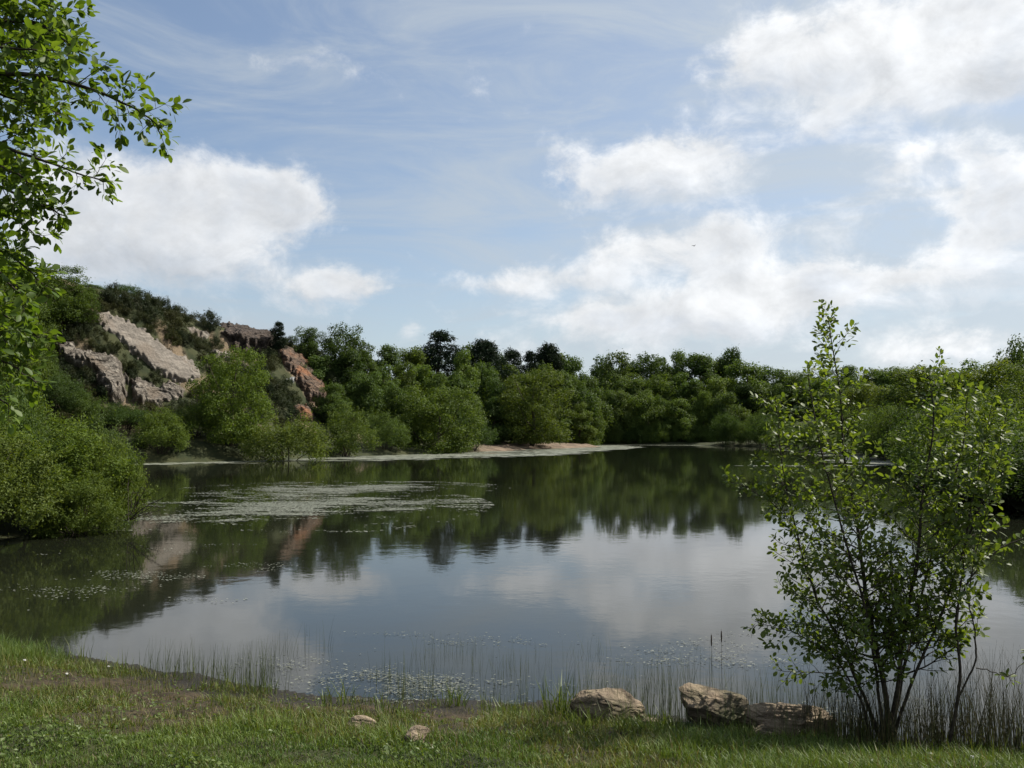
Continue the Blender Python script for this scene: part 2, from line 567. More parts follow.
wet = (1 - sstep(gd + (fbm(gv[:, :2] * 3, 33, 3) - 0.5) * 0.3, 0.06, 0.42)) * near_y
gm, t, out = mat_base('pond side ground')
geo = t.new('ShaderNodeNewGeometry')
pos = geo.outputs['Position']
a_s = t.new('ShaderNodeAttribute', attribute_name='sand').outputs['Fac']
a_m = t.new('ShaderNodeAttribute', attribute_name='mud').outputs['Fac']
a_b = t.new('ShaderNodeAttribute', attribute_name='bare').outputs['Fac']
n1 = t.noise(pos, 0.6, 8, 0.65)
n2 = t.noise(pos, 9, 6, 0.7)
n3 = t.noise(pos, 60, 4, 0.7)
c = t.mix(t.ss(n1.outputs[0], 0.38, 0.62), (0.018, 0.025, 0.009), (0.036, 0.040, 0.015))
c = t.mix(t.ss(n2.outputs[0], 0.5, 0.7, (0, .5)), c, (0.05, 0.04, 0.022))
mudc = t.mix(t.ss(n2.outputs[0], 0.35, 0.65), (0.017, 0.013, 0.008), (0.052, 0.038, 0.021))
mudc = t.mix(t.ss(n3.outputs[0], 0.58, 0.72), mudc, (0.09, 0.075, 0.04))
sandc = t.mix(t.ss(n1.outputs[0], 0.4, 0.6), (0.155, 0.115, 0.08), (0.085, 0.062, 0.042))
sandc = t.mix(t.ss(n2.outputs[0], 0.55, 0.7), sandc, (0.27, 0.21, 0.155))
c = t.mix(a_b, c, t.mix(t.ss(n2.outputs[0], 0.4, 0.6), (0.12, 0.085, 0.055), (0.22, 0.16, 0.11)))
c = t.mix(a_m, c, mudc)
c = t.mix(a_s, c, sandc)
a_w = t.new('ShaderNodeAttribute', attribute_name='wet').outputs['Fac']
c = t.mix(a_w, c, (0.016, 0.013, 0.008))
b = t.new('ShaderNodeBsdfPrincipled')
t.put(b.inputs['Base Color'], c)
t.put(b.inputs['Roughness'], t.m('SUBTRACT', 0.92, t.m('MULTIPLY', a_w, 0.4)))
b.inputs['Specular IOR Level'].default_value = 0.2
bp = t.new('ShaderNodeBump')
bp.inputs['Strength'].default_value = 0.8
bp.inputs['Distance'].default_value = 0.03
t.l.new(t.m('ADD', n2.outputs[0], t.m('MULTIPLY', n3.outputs[0], 0.35)), bp.inputs['Height'])
t.l.new(bp.outputs[0], b.inputs['Normal'])
t.l.new(b.outputs[0], out.inputs[0])
ground = link('ground', mesh_np('ground', gv, [q[:, ::-1], fan[:, ::-1]], gm, {'sand': sand, 'mud': mud, 'bare': bare, 'wet': wet}, smooth=True))
tag(ground, kind='structure')

# water
wm, t, out = mat_base('pond water')
geo = t.new('ShaderNodeNewGeometry')
pos = geo.outputs['Position']
r1 = t.noise(pos, 2.6, 3, 0.5)
r2 = t.noise(pos, 11.0, 3, 0.55)
mpw = t.new('ShaderNodeMapping')
t.l.new(pos, mpw.inputs[0])
mpw.inputs['Scale'].default_value = (0.05, 0.11, 1)
zone = t.noise(mpw.outputs[0], 1.0, 3, 0.55)
zf = t.ss(zone.outputs[0], 0.40, 0.66, (0.25, 1.0))
hgt = t.m('MULTIPLY', zf, t.m('ADD', r1.outputs[0], t.m('MULTIPLY', r2.outputs[0], 0.22)))
b = t.new('ShaderNodeBsdfPrincipled')
t.put(b.inputs['Base Color'], t.mix(t.ss(zone.outputs[0], .35, .65), (0.008, 0.0095, 0.0055), (0.011, 0.0125, 0.008)))
b.inputs['Roughness'].default_value = 0.035
b.inputs['IOR'].default_value = 1.333
b.inputs['Specular IOR Level'].default_value = 0.5
bp = t.new('ShaderNodeBump')
bp.inputs['Strength'].default_value = 0.16
bp.inputs['Distance'].default_value = 0.016
t.l.new(hgt, bp.inputs['Height'])
t.l.new(bp.outputs[0], b.inputs['Normal'])
t.l.new(b.outputs[0], out.inputs[0])
wx0, wx1, wy0, wy1 = -36, 42, 4.6, 156
water = link('pond_water', mesh_np('pond_water', [(wx0, wy0, 0), (wx1, wy0, 0), (wx1, wy1, 0), (wx0, wy1, 0)], [np.array([[0, 1, 2, 3]])], wm))
tag(water, kind='structure')

# ------------------------------------------------------------------ rock outcrops of the quarry
def in_poly(px, py, poly):
    poly = np.asarray(poly, float)
    ins = np.zeros(len(px), bool)
    for k in range(len(poly)):
        a, b = poly[k], poly[(k + 1) % len(poly)]
        c = (a[1] > py) != (b[1] > py)
        with np.errstate(divide='ignore', invalid='ignore'):
            xi = a[0] + (py - a[1]) / (b[1] - a[1]) * (b[0] - a[0])
        ins ^= c & (px < xi)
    return ins


def poly_d(px, py, poly):
    poly = np.asarray(poly, float)
    p = np.c_[px, py]
    d = np.full(len(p), 1e9)
    for k in range(len(poly)):
        a, b = poly[k], poly[(k + 1) % len(poly)]
        ab = b - a
        tt = np.clip(((p - a) @ ab) / (ab @ ab), 0, 1)
        d = np.minimum(d, np.linalg.norm(p - (a + tt[:, None] * ab), axis=1))
    return np.where(in_poly(px, py, poly), d, -d)


OUTCROPS = [
    # name, outline as seen, bulge (m), step roughness, material, label
    ('rock_slab', [(90, 312), (110, 310), (130, 318), (153, 333), (176, 351), (199, 367), (210, 384), (182, 390), (156, 378), (131, 358), (107, 338), (92, 328)], 0.8, 0.10, 'rock_pale',
     'long smooth pale slab slanting down the quarry hillside, the largest bare rock face'),
    ('rock_outcrop', [(50, 344), (72, 344), (90, 352), (112, 356), (124, 362), (128, 382), (124, 402), (112, 410), (100, 392), (92, 378), (78, 370), (56, 360)], 1.5, 0.9, 'rock_grey',
     'jagged grey rock face below the long pale slab on the quarry hillside'),
    ('rock_outcrop', [(128, 380), (140, 374), (156, 384), (172, 380), (186, 388), (184, 402), (160, 408), (140, 406), (130, 398)], 1.1, 0.8, 'rock_grey',
     'low broken grey outcrop at the foot of the pale slab above the shore bushes'),
    ('scree_patch', [(166, 350), (184, 352), (200, 360), (206, 376), (196, 384), (176, 372)], 0.6, 0.5, 'rock_pale',
     'tan crumbling patch of bare rock beside the lower end of the pale slab'),
    ('rock_outcrop', [(180, 325), (194, 325), (212, 332), (222, 338), (206, 340), (186, 334)], 0.7, 0.5, 'rock_pale',
     'small pale rock hump showing through the gorse near the hill crest'),
    ('rock_crag', [(214, 330), (226, 322), (246, 326), (262, 331), (276, 332), (282, 342), (276, 352), (262, 352), (246, 356), (230, 350), (218, 344)], 1.7, 1.0, 'rock_dark',
     'blocky brown crag standing on the hill crest above the round bright tree'),
    ('rock_outcrop', [(276, 342), (294, 346), (308, 358), (320, 372), (328, 392), (326, 408), (310, 408), (296, 392), (284, 374), (274, 356)], 1.2, 0.8, 'rock_rust',
     'rust orange broken rock face running downhill beneath the brown crag'),
    ('quartz_patch', [(283, 378), (292, 374), (300, 378), (298, 386), (286, 387)], 0.9, 0.3, 'rock_white',
     'small white patch of bare rock beside the rust orange face'),
    ('scree_patch', [(288, 404), (304, 402), (316, 410), (318, 424), (304, 428), (292, 418)], 0.7, 0.8, 'rock_rust',
     'pinkish tumbled rubble patch at the foot of the rust orange face'),
    ('rock_outcrop', [(206, 352), (214, 346), (230, 350), (244, 358), (252, 366), (236, 366), (214, 362)], 0.7, 0.5, 'rock_pale',
     'pale sloping rock ledge just behind the top of the round bright tree'),
    ('rock_outcrop', [(0, 404), (10, 402), (22, 406), (24, 416), (10, 420), (0, 418)], 0.8, 0.5, 'rock_pale',
     'small tan rock half hidden by leaves above the waterside willow scrub'),
]
for name, poly, bulge, rgh, mk, lab in OUTCROPS:
    poly = np.array(poly, float)
    x0, y0 = poly.min(0) - 3
    x1, y1 = poly.max(0) + 3
    nx, ny = int((x1 - x0) * 1.25) + 4, int((y1 - y0) * 1.25) + 4
    gx, gy = np.meshgrid(np.linspace(x0, x1, nx), np.linspace(y0, y1, ny))
    pxs, pys = gx.ravel(), gy.ravel()
    hits = hits_far(pxs, pys)
    # keep one rock on one face: no jumps to ground far behind
    ymed = np.median(hits[in_poly(pxs, pys, poly), 1])
    Y = np.clip(hits[:, 1], ymed - 7, ymed + 7)
    A = np.c_[pxs - pxs.mean(), pys - pys.mean(), np.ones(len(pxs))]
    coef, *_ = np.linalg.lstsq(A, Y, rcond=None)
    Y = 0.12 * Y + 0.88 * (A @ coef)
    base = np.array([P(a, b, yy) for a, b, yy in zip(pxs, pys, Y)])
    ed = poly_d(pxs + (vnoise(np.c_[pxs, pys] * 0.35, 3) - .5) * 5, pys + (vnoise(np.c_[pxs, pys] * 0.35, 4) - .5) * 5, poly)
    dome = sstep(ed, -3.0, 8.5)
    nz = fbm(base @ np.array([[0.8, 0.1, 0.35], [0.0, 0.5, 0], [-0.45, 0.2, 0.75]]) * 0.42, 40, 4, 0.42)
    steps = np.floor(nz * 11) / 11 * 0.55 + nz * 0.45
    ridg = 1 - np.abs(2 * fbm(base * 0.8, 47, 3, 0.4) - 1)
    out_d = unit([0.35, -0.85, 0.40])
    Vf = base + out_d * ((dome * (bulge + 0.7) - 0.7) + dome * (steps - 0.5) * 2.6 * rgh + dome * (ridg - .6) * 0.5 * rgh)[:, None]
    Vb = base - np.array([0, -3.0, 1.2])
    i, j = np.meshgrid(np.arange(ny - 1), np.arange(nx - 1), indexing='ij')
    a = (i * nx + j).ravel()
    Q = np.stack([a, a + nx, a + nx + 1, a + 1], -1)
    keep = (ed[Q] > -3.0).all(1)
    Q = Q[keep]
    # close the back so it is a solid block
    e = np.concatenate([Q[:, [0, 1]], Q[:, [1, 2]], Q[:, [2, 3]], Q[:, [3, 0]]])
    key = {}
    for u, v in e:
        key[(u, v)] = 1
    rim = np.array([(u, v) for (u, v) in key if (v, u) not in key])
    n0 = len(Vf)
    side = np.stack([rim[:, 1], rim[:, 0], rim[:, 0] + n0, rim[:, 1] + n0], -1)
    V = np.r_[Vf, Vb]
    org = base[in_poly(pxs, pys, poly)].mean(0)
    me = mesh_np(name, V - org, [Q, Q[:, ::-1] + n0, side], M[mk], smooth=rgh < 0.3)
    o = link(name, me, None, org)
    tag(o, lab, 'rock')

# ------------------------------------------------------------------ leaf clouds and tree kinds
def leaves_mesh(name, pos, nor, size, mat, rs, aspect=0.62, axis=None):
    n = len(pos)
    t_ = rs.normal(size=(n, 3)) if axis is None else axis
    t_ = unit(t_ - nor * (t_ * nor).sum(1, keepdims=True))
    b_ = np.cross(nor, t_)
    L = (size * rs.uniform(0.65, 1.3, n))[:, None]
    W = L * aspect
    droop = nor * L * 0.12
    V = np.stack([pos - t_ * L * 0.5 - droop, pos - b_ * W * 0.5 + t_ * L * 0.05, pos + t_ * L * 0.5 - droop, pos + b_ * W * 0.5 + t_ * L * 0.05], 1).reshape(-1, 3)
    a = np.arange(n) * 4
    T = np.concatenate([np.stack([a, a + 1, a + 2], -1), np.stack([a, a + 2, a + 3], -1)])
    lv = np.repeat(np.clip(rs.normal(0.5, 0.28, n), 0, 1), 4)
    return mesh_np(name, V, [T], mat, {'lv': lv})


def clump_leaves(rs, cen, rad, n, flat=0.8, out_bias=0.75, up=0.35, tail=0.25, drop=0.0):
    wgt = rad ** 2
    k = rs.choice(len(cen), n, p=wgt / wgt.sum())
    u = unit(rs.normal(size=(n, 3)))
    rr = rad[k] * (0.55 + 0.42 * rs.random(n) + tail * np.abs(rs.normal(size=n)) * (rs.random(n) < 0.35))
    pos = cen[k] + u * rr[:, None] * np.array([1, 1, flat])
    pos[:, 2] -= drop * rs.random(n) ** 2 * rad[k]
    nor = unit(u * out_bias + np.array([0, 0, up]) + rs.normal(size=(n, 3)) * 0.42)
    return pos, nor


def limbs(tb, rs, H, R, base_r, lo, n, tips, sides=7, lean=0.03):
    trunk = np.array([[0, 0, -0.3], [rs.normal() * lean * H * .3, rs.normal() * lean * H * .3, H * 0.3], [rs.normal() * lean * H, rs.normal() * lean * H, H * 0.5], [rs.normal() * lean * H, rs.normal() * lean * H, H * 0.70]])
    c = spline(trunk, 14)
    tb.add(c, np.interp(np.linspace(0, 1, 14), [0, 0.1, 1], [base_r * 1.25, base_r, base_r * 0.12]), sides)
    for k in range(n):
        tip = tips[rs.integers(len(tips))]
        s = int(np.clip((tip[2] / H - 0.28) * 13, 2, 11))
        p0 = c[s]
        mid = p0 * 0.55 + tip * 0.45 + np.array([0, 0, -0.06 * H])
        tb.add(spline([p0, mid, tip], 7), np.linspace(base_r * 0.42, base_r * 0.07, 7), 5)


PROTO = {}


def proto(kind, trunk_me, crown_me, H, R):
    co = np.zeros(len(crown_me.vertices) * 3, np.float32)
    crown_me.vertices.foreach_get('co', co)
    co = co.reshape(-1, 3)
    H, R = float(np.percentile(co[:, 2], 99.7)), float(np.percentile(np.hypot(co[:, 0], co[:, 1]), 98))
    PROTO.setdefault(kind, []).append((trunk_me, crown_me, H, R))


def make_broad(kind, seed, H, R, n, leaf, K, low=0.12, top=0.35, mat='leaf', bark='bark', cr=(0.16, 0.30), flat=0.82, tail=0.25, pw=0.62, lumps=0.35, aspect=0.62):
    rs = np.random.default_rng(seed)
    # envelope: radius by height, bulging lobes round it
    z = low * H + (1 - low) * H * rs.beta(1.25, 1.35, K) * 0.90
    th = rs.uniform(0, 2 * np.pi, K)
    s = (z / H - low) / (1 - low)
    prof = np.minimum(1, (s + 0.10) / 0.28) ** 0.6 * np.clip(1 - ((s - top) / (1.02 - top)).clip(0) ** 2, 0, 1) ** pw
    ph = rs.uniform(0, 6.28, 4)
    lobe = 1 + lumps * (np.sin(2 * th + ph[0] + 3 * s) * 0.4 + np.sin(3 * th + ph[1] - 5 * s) * 0.35 + rs.normal(size=K) * 0.28)
    fr = np.sqrt(rs.uniform(0.04, 1, K))
    rad = R * rs.uniform(cr[0], cr[1], K) * (1 - 0.2 * s)
    r = np.clip(R * prof * lobe * fr - rad * 0.5, 0, None)
    cen = np.c_[r * np.cos(th), r * np.sin(th), z - rad * 0.3]
    pos, nor = clump_leaves(rs, cen, rad, n, flat, tail=tail)
    ok = pos[:, 2] > 0.02 * H
    pos, nor = pos[ok], nor[ok]
    tb = Tubes()
    limbs(tb, rs, H, R, 0.022 * H, low, 9, cen[rs.permutation(K)[:14]])
    proto(kind, tb.mesh(kind + '_trunk', M[bark]), leaves_mesh(kind + '_crown', pos, nor, leaf, M[mat], rs, aspect), H, R)


def make_pine(kind, seed, H, R, n, leaf):
    rs = np.random.default_rng(seed)
    K = 52
    s = np.sort(rs.uniform(0.22, 1, K))
    z = s * H * 0.95
    th = np.arange(K) * 2.4 + rs.normal(size=K) * 0.5
    prof = np.interp(s, [0.2, 0.42, 0.7, 0.88, 1.0], [0.55, 1.0, 0.85, 0.5, 0.12])
    r = R * prof * rs.uniform(0.25, 0.95, K)
    rad = R * rs.uniform(0.30, 0.46, K) * (1.1 - 0.4 * s)
    cen = np.c_[r * np.cos(th), r * np.sin(th), z]
    pos, nor = clump_leaves(rs, cen, rad, n, 0.62, tail=0.28, up=0.5)
    tb = Tubes()
    limbs(tb, rs, H, R, 0.022 * H, 0.2, 16, cen, lean=0.015)
    proto(kind, tb.mesh(kind + '_trunk', M['bark']), leaves_mesh(kind + '_crown', pos, nor, leaf, M['needle'], rs, 0.25), H, R)


def make_scrub(kind, seed, H, R, n, leaf, K=70, mat='leaf', shoots=0.5, stems=9, aspect=0.5, bark='dark_bark', sr=0.012):
    """many-stemmed bush leafy to the ground, upright shoots along its top"""
    rs = np.random.default_rng(seed)
    th = rs.uniform(0, 2 * np.pi, K)
    fr = np.sqrt(rs.uniform(0.02, 1, K))
    r = R * 0.86 * fr * (1 + 0.22 * np.sin(2 * th + rs.uniform(0, 6)) + 0.12 * rs.normal(size=K))
    topz = H * 0.84 * np.sqrt(np.clip(1 - (fr * 0.93) ** 2.2, 0, 1)) * rs.uniform(0.86, 1.12, K)
    z = topz * rs.uniform(0.10, 1, K) ** 0.7
    rad = R * rs.uniform(0.15, 0.28, K)
    cen = np.c_[r * np.cos(th), r * np.sin(th), z + 0.04 * H]
    nl = int(n * (1 - shoots * 0.4))
    pos, nor = clump_leaves(rs, cen, rad, nl, 0.85, tail=0.4, up=0.3)
    ns = n - nl
    m = max(12, int(K * 2.2))
    pick = rs.integers(0, K, m)
    b0 = cen[pick] + unit(rs.normal(size=(m, 3))) * rad[pick][:, None] * 0.7
    dirs = unit(np.c_[b0[:, :2] / R * 0.7, np.full(m, 0.9)] + rs.normal(size=(m, 3)) * 0.35)
    ln = H * rs.uniform(0.10, 0.26, m)
    kk = rs.integers(0, m, ns)
    tt = rs.random(ns)
    p2 = b0[kk] + dirs[kk] * (ln[kk] * tt)[:, None] + rs.normal(size=(ns, 3)) * leaf * 0.55
    n2_ = unit(rs.normal(size=(ns, 3)) + np.array([0, 0, 0.6]))
    pos, nor = np.r_[pos, p2], np.r_[nor, n2_]
    ok = pos[:, 2] > 0.02
    pos, nor = pos[ok], nor[ok]
    tb = Tubes()
    for k in range(stems):
        c = cen[rs.integers(K)]
        a0 = rs.normal(size=2) * 0.08 * R
        tb.add(spline([[a0[0], a0[1], -0.25], [c[0] * .35 + a0[0], c[1] * .35 + a0[1], c[2] * .5], c + [0, 0, rs.uniform(0, .1) * H]], 8), np.linspace(sr * H, sr * 0.2 * H, 8), 5)
    proto(kind, tb.mesh(kind + '_stems', M[bark]), leaves_mesh(kind + '_crown', pos, nor, leaf, M[mat], rs, aspect), H, R)


for k in range(4):
    make_broad('broad', 100 + k, 10, 3.8, 18000, 0.25, 60, low=0.03, cr=(0.24, 0.40), tail=0.2)
for k in range(4):
    make_broad('birch', 120 + k, 10, 2.6, 17000, 0.22, 64, low=0.03, top=0.3, pw=0.7, cr=(0.24, 0.40), tail=0.25)
for k in range(3):
    make_pine('pine', 140 + k, 10, 2.7, 13000, 0.34)
for k in range(2):
    make_broad('oak', 150 + k, 10, 4.4, 14000, 0.28, 60, low=0.10, top=0.45, cr=(0.24, 0.38), tail=.2)
for k in range(3):
    make_scrub('scrub', 160 + k, 4, 2.4, 14000, 0.13, 80)
for k in range(2):
    make_broad('round', 170 + k, 8, 3.5, 26000, 0.15, 150, low=0.03, top=0.42, pw=0.5, cr=(0.13, 0.22), lumps=0.16, tail=0.4)
for k in range(4):
    make_scrub('gorse', 180 + k, 1.3, 1.15, 3200, 0.10, 26, mat='gorse', shoots=0.35, stems=5, aspect=0.4)
for k in range(2):
    make_broad('hillside', 190 + k, 9, 4.3, 44000, 0.13, 90, low=0.04, top=0.4, cr=(0.13, 0.23), lumps=0.35, tail=0.4)
for k in range(3):
    make_scrub('willow', 200 + k, 2.8, 1.8, 30000, 0.082, 52, shoots=0.8, stems=26, aspect=0.45, sr=0.010)

RNG = random.Random(11)
COUNT = {}
NAMES = {'broad': ('broadleaf_tree', 'tree'), 'birch': ('birch_tree', 'tree'), 'pine': ('pine_tree', 'pine'), 'oak': ('oak_tree', 'tree'), 'scrub': ('willow_shrub', 'shrub'),
         'round': ('round_tree', 'tree'), 'gorse': ('gorse_bush', 'gorse'), 'hillside': ('hillside_tree', 'tree'), 'willow': ('willow_scrub', 'shrub')}


def plant(kind, px, top, Y, label, group=None, wpx=None, tint=(1, 1, 1), base=None, wide=1.0, jit=0.10):
    """one tree of a kind, its foot on the land and its top at the given sight line"""
    k = COUNT.get(kind, 0)
    COUNT[kind] = k + 1
    tr, cr, H, R = PROTO[kind][k % len(PROTO[kind])]
    p = P(px, top, Y)
    z = zt(p[0], p[1]) if base is None else base
    if wpx is not None and kind not in ('gorse', 'scrub', 'willow'):
        z = min(z, p[2] - 0.78 * H * (wpx * Y / F) / (2 * R))      # a short tree on the slope is rooted in its dip, not flattened
    hgt = max(0.4, p[2] - z)
    sz = hgt / H
    sx = sz * wide if wpx is None else (wpx * Y / F) / (2 * R)
    name, cat = NAMES[kind]
    o = thing(name, label, cat, (p[0], p[1], z), group, RNG.uniform(0, 6.28), (sx, sx * RNG.uniform(0.9, 1.1), sz))
    g = RNG.uniform(1 - jit, 1 + jit)
    col = (tint[0] * g * RNG.uniform(0.94, 1.06), tint[1] * g, tint[2] * g * RNG.uniform(0.9, 1.1), 1)
    low = kind in ('scrub', 'gorse', 'willow')
    a = link('stems' if low else 'trunk', tr, o)
    c_ = link('foliage' if low else 'crown', cr, o)
    c_.color = col
    return o


ORD = ['first', 'second', 'third', 'fourth', 'fifth', 'sixth', 'seventh', 'eighth', 'ninth', 'tenth', 'eleventh', 'twelfth', 'thirteenth', 'fourteenth', 'fifteenth', 'sixteenth',
       'seventeenth', 'eighteenth', 'nineteenth', 'twentieth', 'twenty-first', 'twenty-second', 'twenty-third', 'twenty-fourth', 'twenty-fifth', 'twenty-sixth', 'twenty-seventh', 'twenty-eighth', 'twenty-ninth', 'thirtieth']
ORD += ['%s-%s' % (t_, o_) for t_ in ('thirty', 'forty', 'fifty', 'sixty', 'seventy') for o_ in ('first', 'second', 'third', 'fourth', 'fifth', 'sixth', 'seventh', 'eighth', 'ninth')]
DK, MD, LT, YL = (0.72, 0.84, 0.96), (1.0, 1.08, 1.16), (1.3, 1.34, 1.26), (1.5, 1.42, 1.2)

# ---- the notable trees, each by itself
plant('round', 233, 350, 68, 'round bright green tree at the water edge below the quarry rocks', wpx=88, tint=(1.25, 1.28, 0.9))
plant('scrub', 286, 414, 66, 'pale feathery willow bush beside the round bright tree on the shore', wpx=92, tint=YL)
plant('scrub', 348, 405, 77, 'small rounded green bush at the waterline right below the rust orange rock', wpx=66, tint=LT)
plant('scrub', 386, 412, 84, 'low dark bush squeezed between two bigger bushes on the shore', wpx=52, tint=MD)
plant('round', 438, 386, 90, 'broad light green tree leaning over the shore beside the sandy beach', wpx=104, tint=(1.15, 1.12, .95))
plant('scrub', 472, 414, 96, 'dark low bush at the landward end of the sandy beach', wpx=54, tint=DK)
plant('round', 532, 371, 114, 'wide rounded light green tree standing on the sandy beach', wpx=92, tint=(1.12, 1.10, .95))
plant('birch', 580, 404, 132, 'small cone shaped bush at the tip of the sandy beach', wpx=32, tint=(1.1, 1.12, .95))
plant('scrub', 162, 408, 63, 'light green bush at the waterline beneath the grey rock face', wpx=70, tint=YL)
plant('scrub', 196, 404, 68, 'darker bush between the round bright tree and the light bush beneath the rocks', wpx=58, tint=MD)
plant('scrub', 128, 404, 66, 'dark bush below the jagged grey rock face behind the waterside scrub', wpx=60, tint=DK)

# ---- skyline of the hill and wood
SKY = [
    ('pine', 279, 322, 92, 20, DK, 'small dark rounded tree on the crest just beyond the brown crag'),
    ('oak', 309, 328, 98, 44, DK, 'dark tree with a domed top on the slope beyond the crag'),
    ('oak', 346, 325, 100, 62, DK, 'broad dark domed tree, tallest on the slope beyond the crag'),
    ('birch', 366, 343, 104, 36, MD, 'mid green tree on the shoulder of the broad dark domed tree'),
    ('birch', 386, 346, 108, 40, MD, 'slim mid green tree in the dip of the skyline below the domed tree'),
    ('birch', 408, 348, 112, 46, LT, 'pale leafy birch before the tall ragged pine'),
    ('pine', 440, 332, 118, 66, DK, 'tall ragged dark pine, highest point of the wood'),
    ('birch', 462, 352, 114, 50, LT, 'light green birch in front of the two dark pines'),
    ('pine', 486, 341, 124, 66, DK, 'second tall dark pine beside the highest pine'),
    ('pine', 512, 350, 130, 40, DK, 'small dark pine top between two taller pines'),
    ('pine', 530, 352, 132, 36, DK, 'narrow dark pine top left of the leaning flat topped pine'),
    ('pine', 548, 345, 134, 56, DK, 'flat topped dark pine behind the rounded beach tree'),
    ('broad', 425, 354, 122, 50, LT, 'rounded green crown filling the gap before the highest pine'),
    ('birch', 466, 346, 128, 44, MD, 'green crown between the two tall dark pines'),
    ('broad', 500, 355, 134, 48, MD, 'rounded crown below the small dark pine top'),
    ('birch', 560, 355, 142, 44, LT, 'light crown behind the flat topped dark pine'),
    ('birch', 574, 357, 140, 42, MD, 'mid green tree where the dark pines give way to the even wood'),
    ('broad', 728, 349, 172, 38, DK, 'dark round crown standing above the even line of the far wood'),
    ('oak', 1016, 341, 52, 62, DK, 'dark tree rising above the bushes of the slope behind the sapling'),
]
for kind, px, top, Y, wpx, tint, lab in SKY:
    plant(kind, px, top, Y, lab, wpx=wpx, tint=tint)

g_sky = 'crowns along the skyline of the far wood'
for k, (px, top) in enumerate([(600, 361), (618, 355), (642, 357), (660, 361), (678, 354), (696, 357), (712, 361), (746, 364), (762, 370), (782, 372), (802, 374), (824, 372), (848, 368), (874, 372), (898, 370)]):
    plant(['broad', 'birch'][k % 2], px, top - 2, 164 + RNG.uniform(-5, 9), '%s crown along the skyline of the far wood, counting from the dark pines' % ORD[k], g_sky, wpx=RNG.uniform(46, 62), tint=RNG.choice([MD, DK, MD, LT]), jit=.16)
g_mid = 'trees in the middle of the far wood'
for k, px in enumerate(np.linspace(594, 880, 15)):
    plant(['birch', 'broad'][k % 2], px + RNG.uniform(-5, 5), 378 + RNG.uniform(-8, 8), 158 + RNG.uniform(-3, 3), '%s tree inside the far wood behind its waterside row, counting from the beach' % ORD[k], g_mid, wpx=RNG.uniform(40, 52),
          tint=RNG.choice([MD, DK, LT, MD]), jit=.18)
g_frt = 'waterside row of the far wood'
for k, px in enumerate(np.linspace(603, 765, 9)):
    plant(['broad', 'birch', 'broad'][k % 3], px + RNG.uniform(-4, 4), 401 + RNG.uniform(-12, 8), 151.5 + RNG.uniform(-1, 1), '%s leafy tree of the waterside row under the far wood, from the beach' % ORD[k], g_frt, wpx=RNG.uniform(30, 44),
          tint=RNG.choice([LT, MD, MD, LT]), base=0.1)
g_skirt = 'bushes trailing into the far water'
for k, px in enumerate(np.linspace(600, 770, 12)):
    plant('scrub', px + RNG.uniform(-4, 4), 425 + RNG.uniform(-5, 5), 149.3 + RNG.uniform(-.6, .6), '%s low bush trailing into the far water, counting from the beach' % ORD[k], g_skirt, wpx=RNG.uniform(20, 30), tint=RNG.choice([MD, DK, LT]), base=0.0)

# ---- trees on the slope between the crag and the beach
g_sl = 'trees on the slope between crag and beach'
SL = [(300, 366, 94, 46), (322, 356, 96, 44), (334, 384, 90, 50), (352, 352, 98, 44), (366, 372, 94, 46), (384, 366, 100, 42), (398, 386, 95, 46), (404, 364, 106, 44), (424, 366, 108, 46),
      (440, 374, 106, 48), (462, 378, 108, 48), (484, 362, 120, 46), (500, 380, 116, 46), (512, 366, 126, 46), (492, 398, 112, 40), (540, 364, 130, 44), (556, 372, 132, 46), (572, 376, 138, 40), (590, 376, 146, 40), (418, 398, 94, 44), (590, 398, 142, 36)]
for k, (px, top, Y, wpx) in enumerate(sorted(SL)):
    plant(['broad', 'birch'][k % 2], px, top, Y, '%s leafy tree on the wooded slope from the brown crag toward the beach' % ORD[k], g_sl, wpx=wpx, tint=RNG.choice([MD, LT, MD, DK]), jit=.18)

# ---- right hand slope behind the sapling
g_r = 'trees on the slope behind the sapling'
RT = [('birch', 906, 372, 78, 70), ('broad', 934, 367, 66, 76), ('broad', 962, 364, 58, 90), ('broad', 988, 362, 50, 90), ('hillside', 1050, 352, 40, 150), ('broad', 862, 384, 110, 50), ('broad', 836, 386, 125, 46), ('broad', 882, 388, 95, 56),
      ('scrub', 905, 420, 70, 70), ('scrub', 940, 408, 55, 90), ('hillside', 980, 398, 45, 110), ('scrub', 1030, 405, 33, 130), ('scrub', 868, 424, 92, 56), ('scrub', 838, 426, 112, 46), ('scrub', 985, 430, 37, 100), ('scrub', 1064, 440, 26, 150), ('hillside', 1120, 340, 34, 180)]
for k, (kind, px, top, Y, wpx) in enumerate(sorted(RT, key=lambda r: -r[3])):
    plant(kind, px, top, Y, '%s %s on the far slope seen through the sapling, from the far wood outward' % (ORD[k], 'bush' if kind == 'scrub' else 'tree'), g_r, wpx=wpx, tint=RNG.choice([MD, YL, LT]))

# ---- bushes at the water's edge along the bank seen through the sapling
g_rs = 'shore bushes of the bank seen through the sapling'
edge = spline([(33.5, 140), (38, 130), (36.6, 110), (35, 90), (31, 73), (27, 57), (23, 46), (19, 36), (16.6, 30), (14.6, 24.5)], 34)
for k, (ex, ey) in enumerate(edge):
    ex, ey = ex + RNG.uniform(0.2, 1.2), ey
    hz_ = RNG.uniform(2.2, 4.4) * (0.75 + 0.004 * ey)
    px = CX + F * ex / ey
    top = CY - F * math.tan(math.atan((hz_ - CAMZ) / ey) - PITCH)
    plant('scrub', px, top, ey, '%s shore bush of the bank behind the sapling, from the far wood outward' % ORD[k] if k < 30 else 'bush of the bank beyond the sapling, %s from its outer end' % ORD[33 - k], g_rs, wpx=RNG.uniform(4.5, 6.5) * F / ey, tint=RNG.choice([MD, DK, LT, MD]), base=0.05)

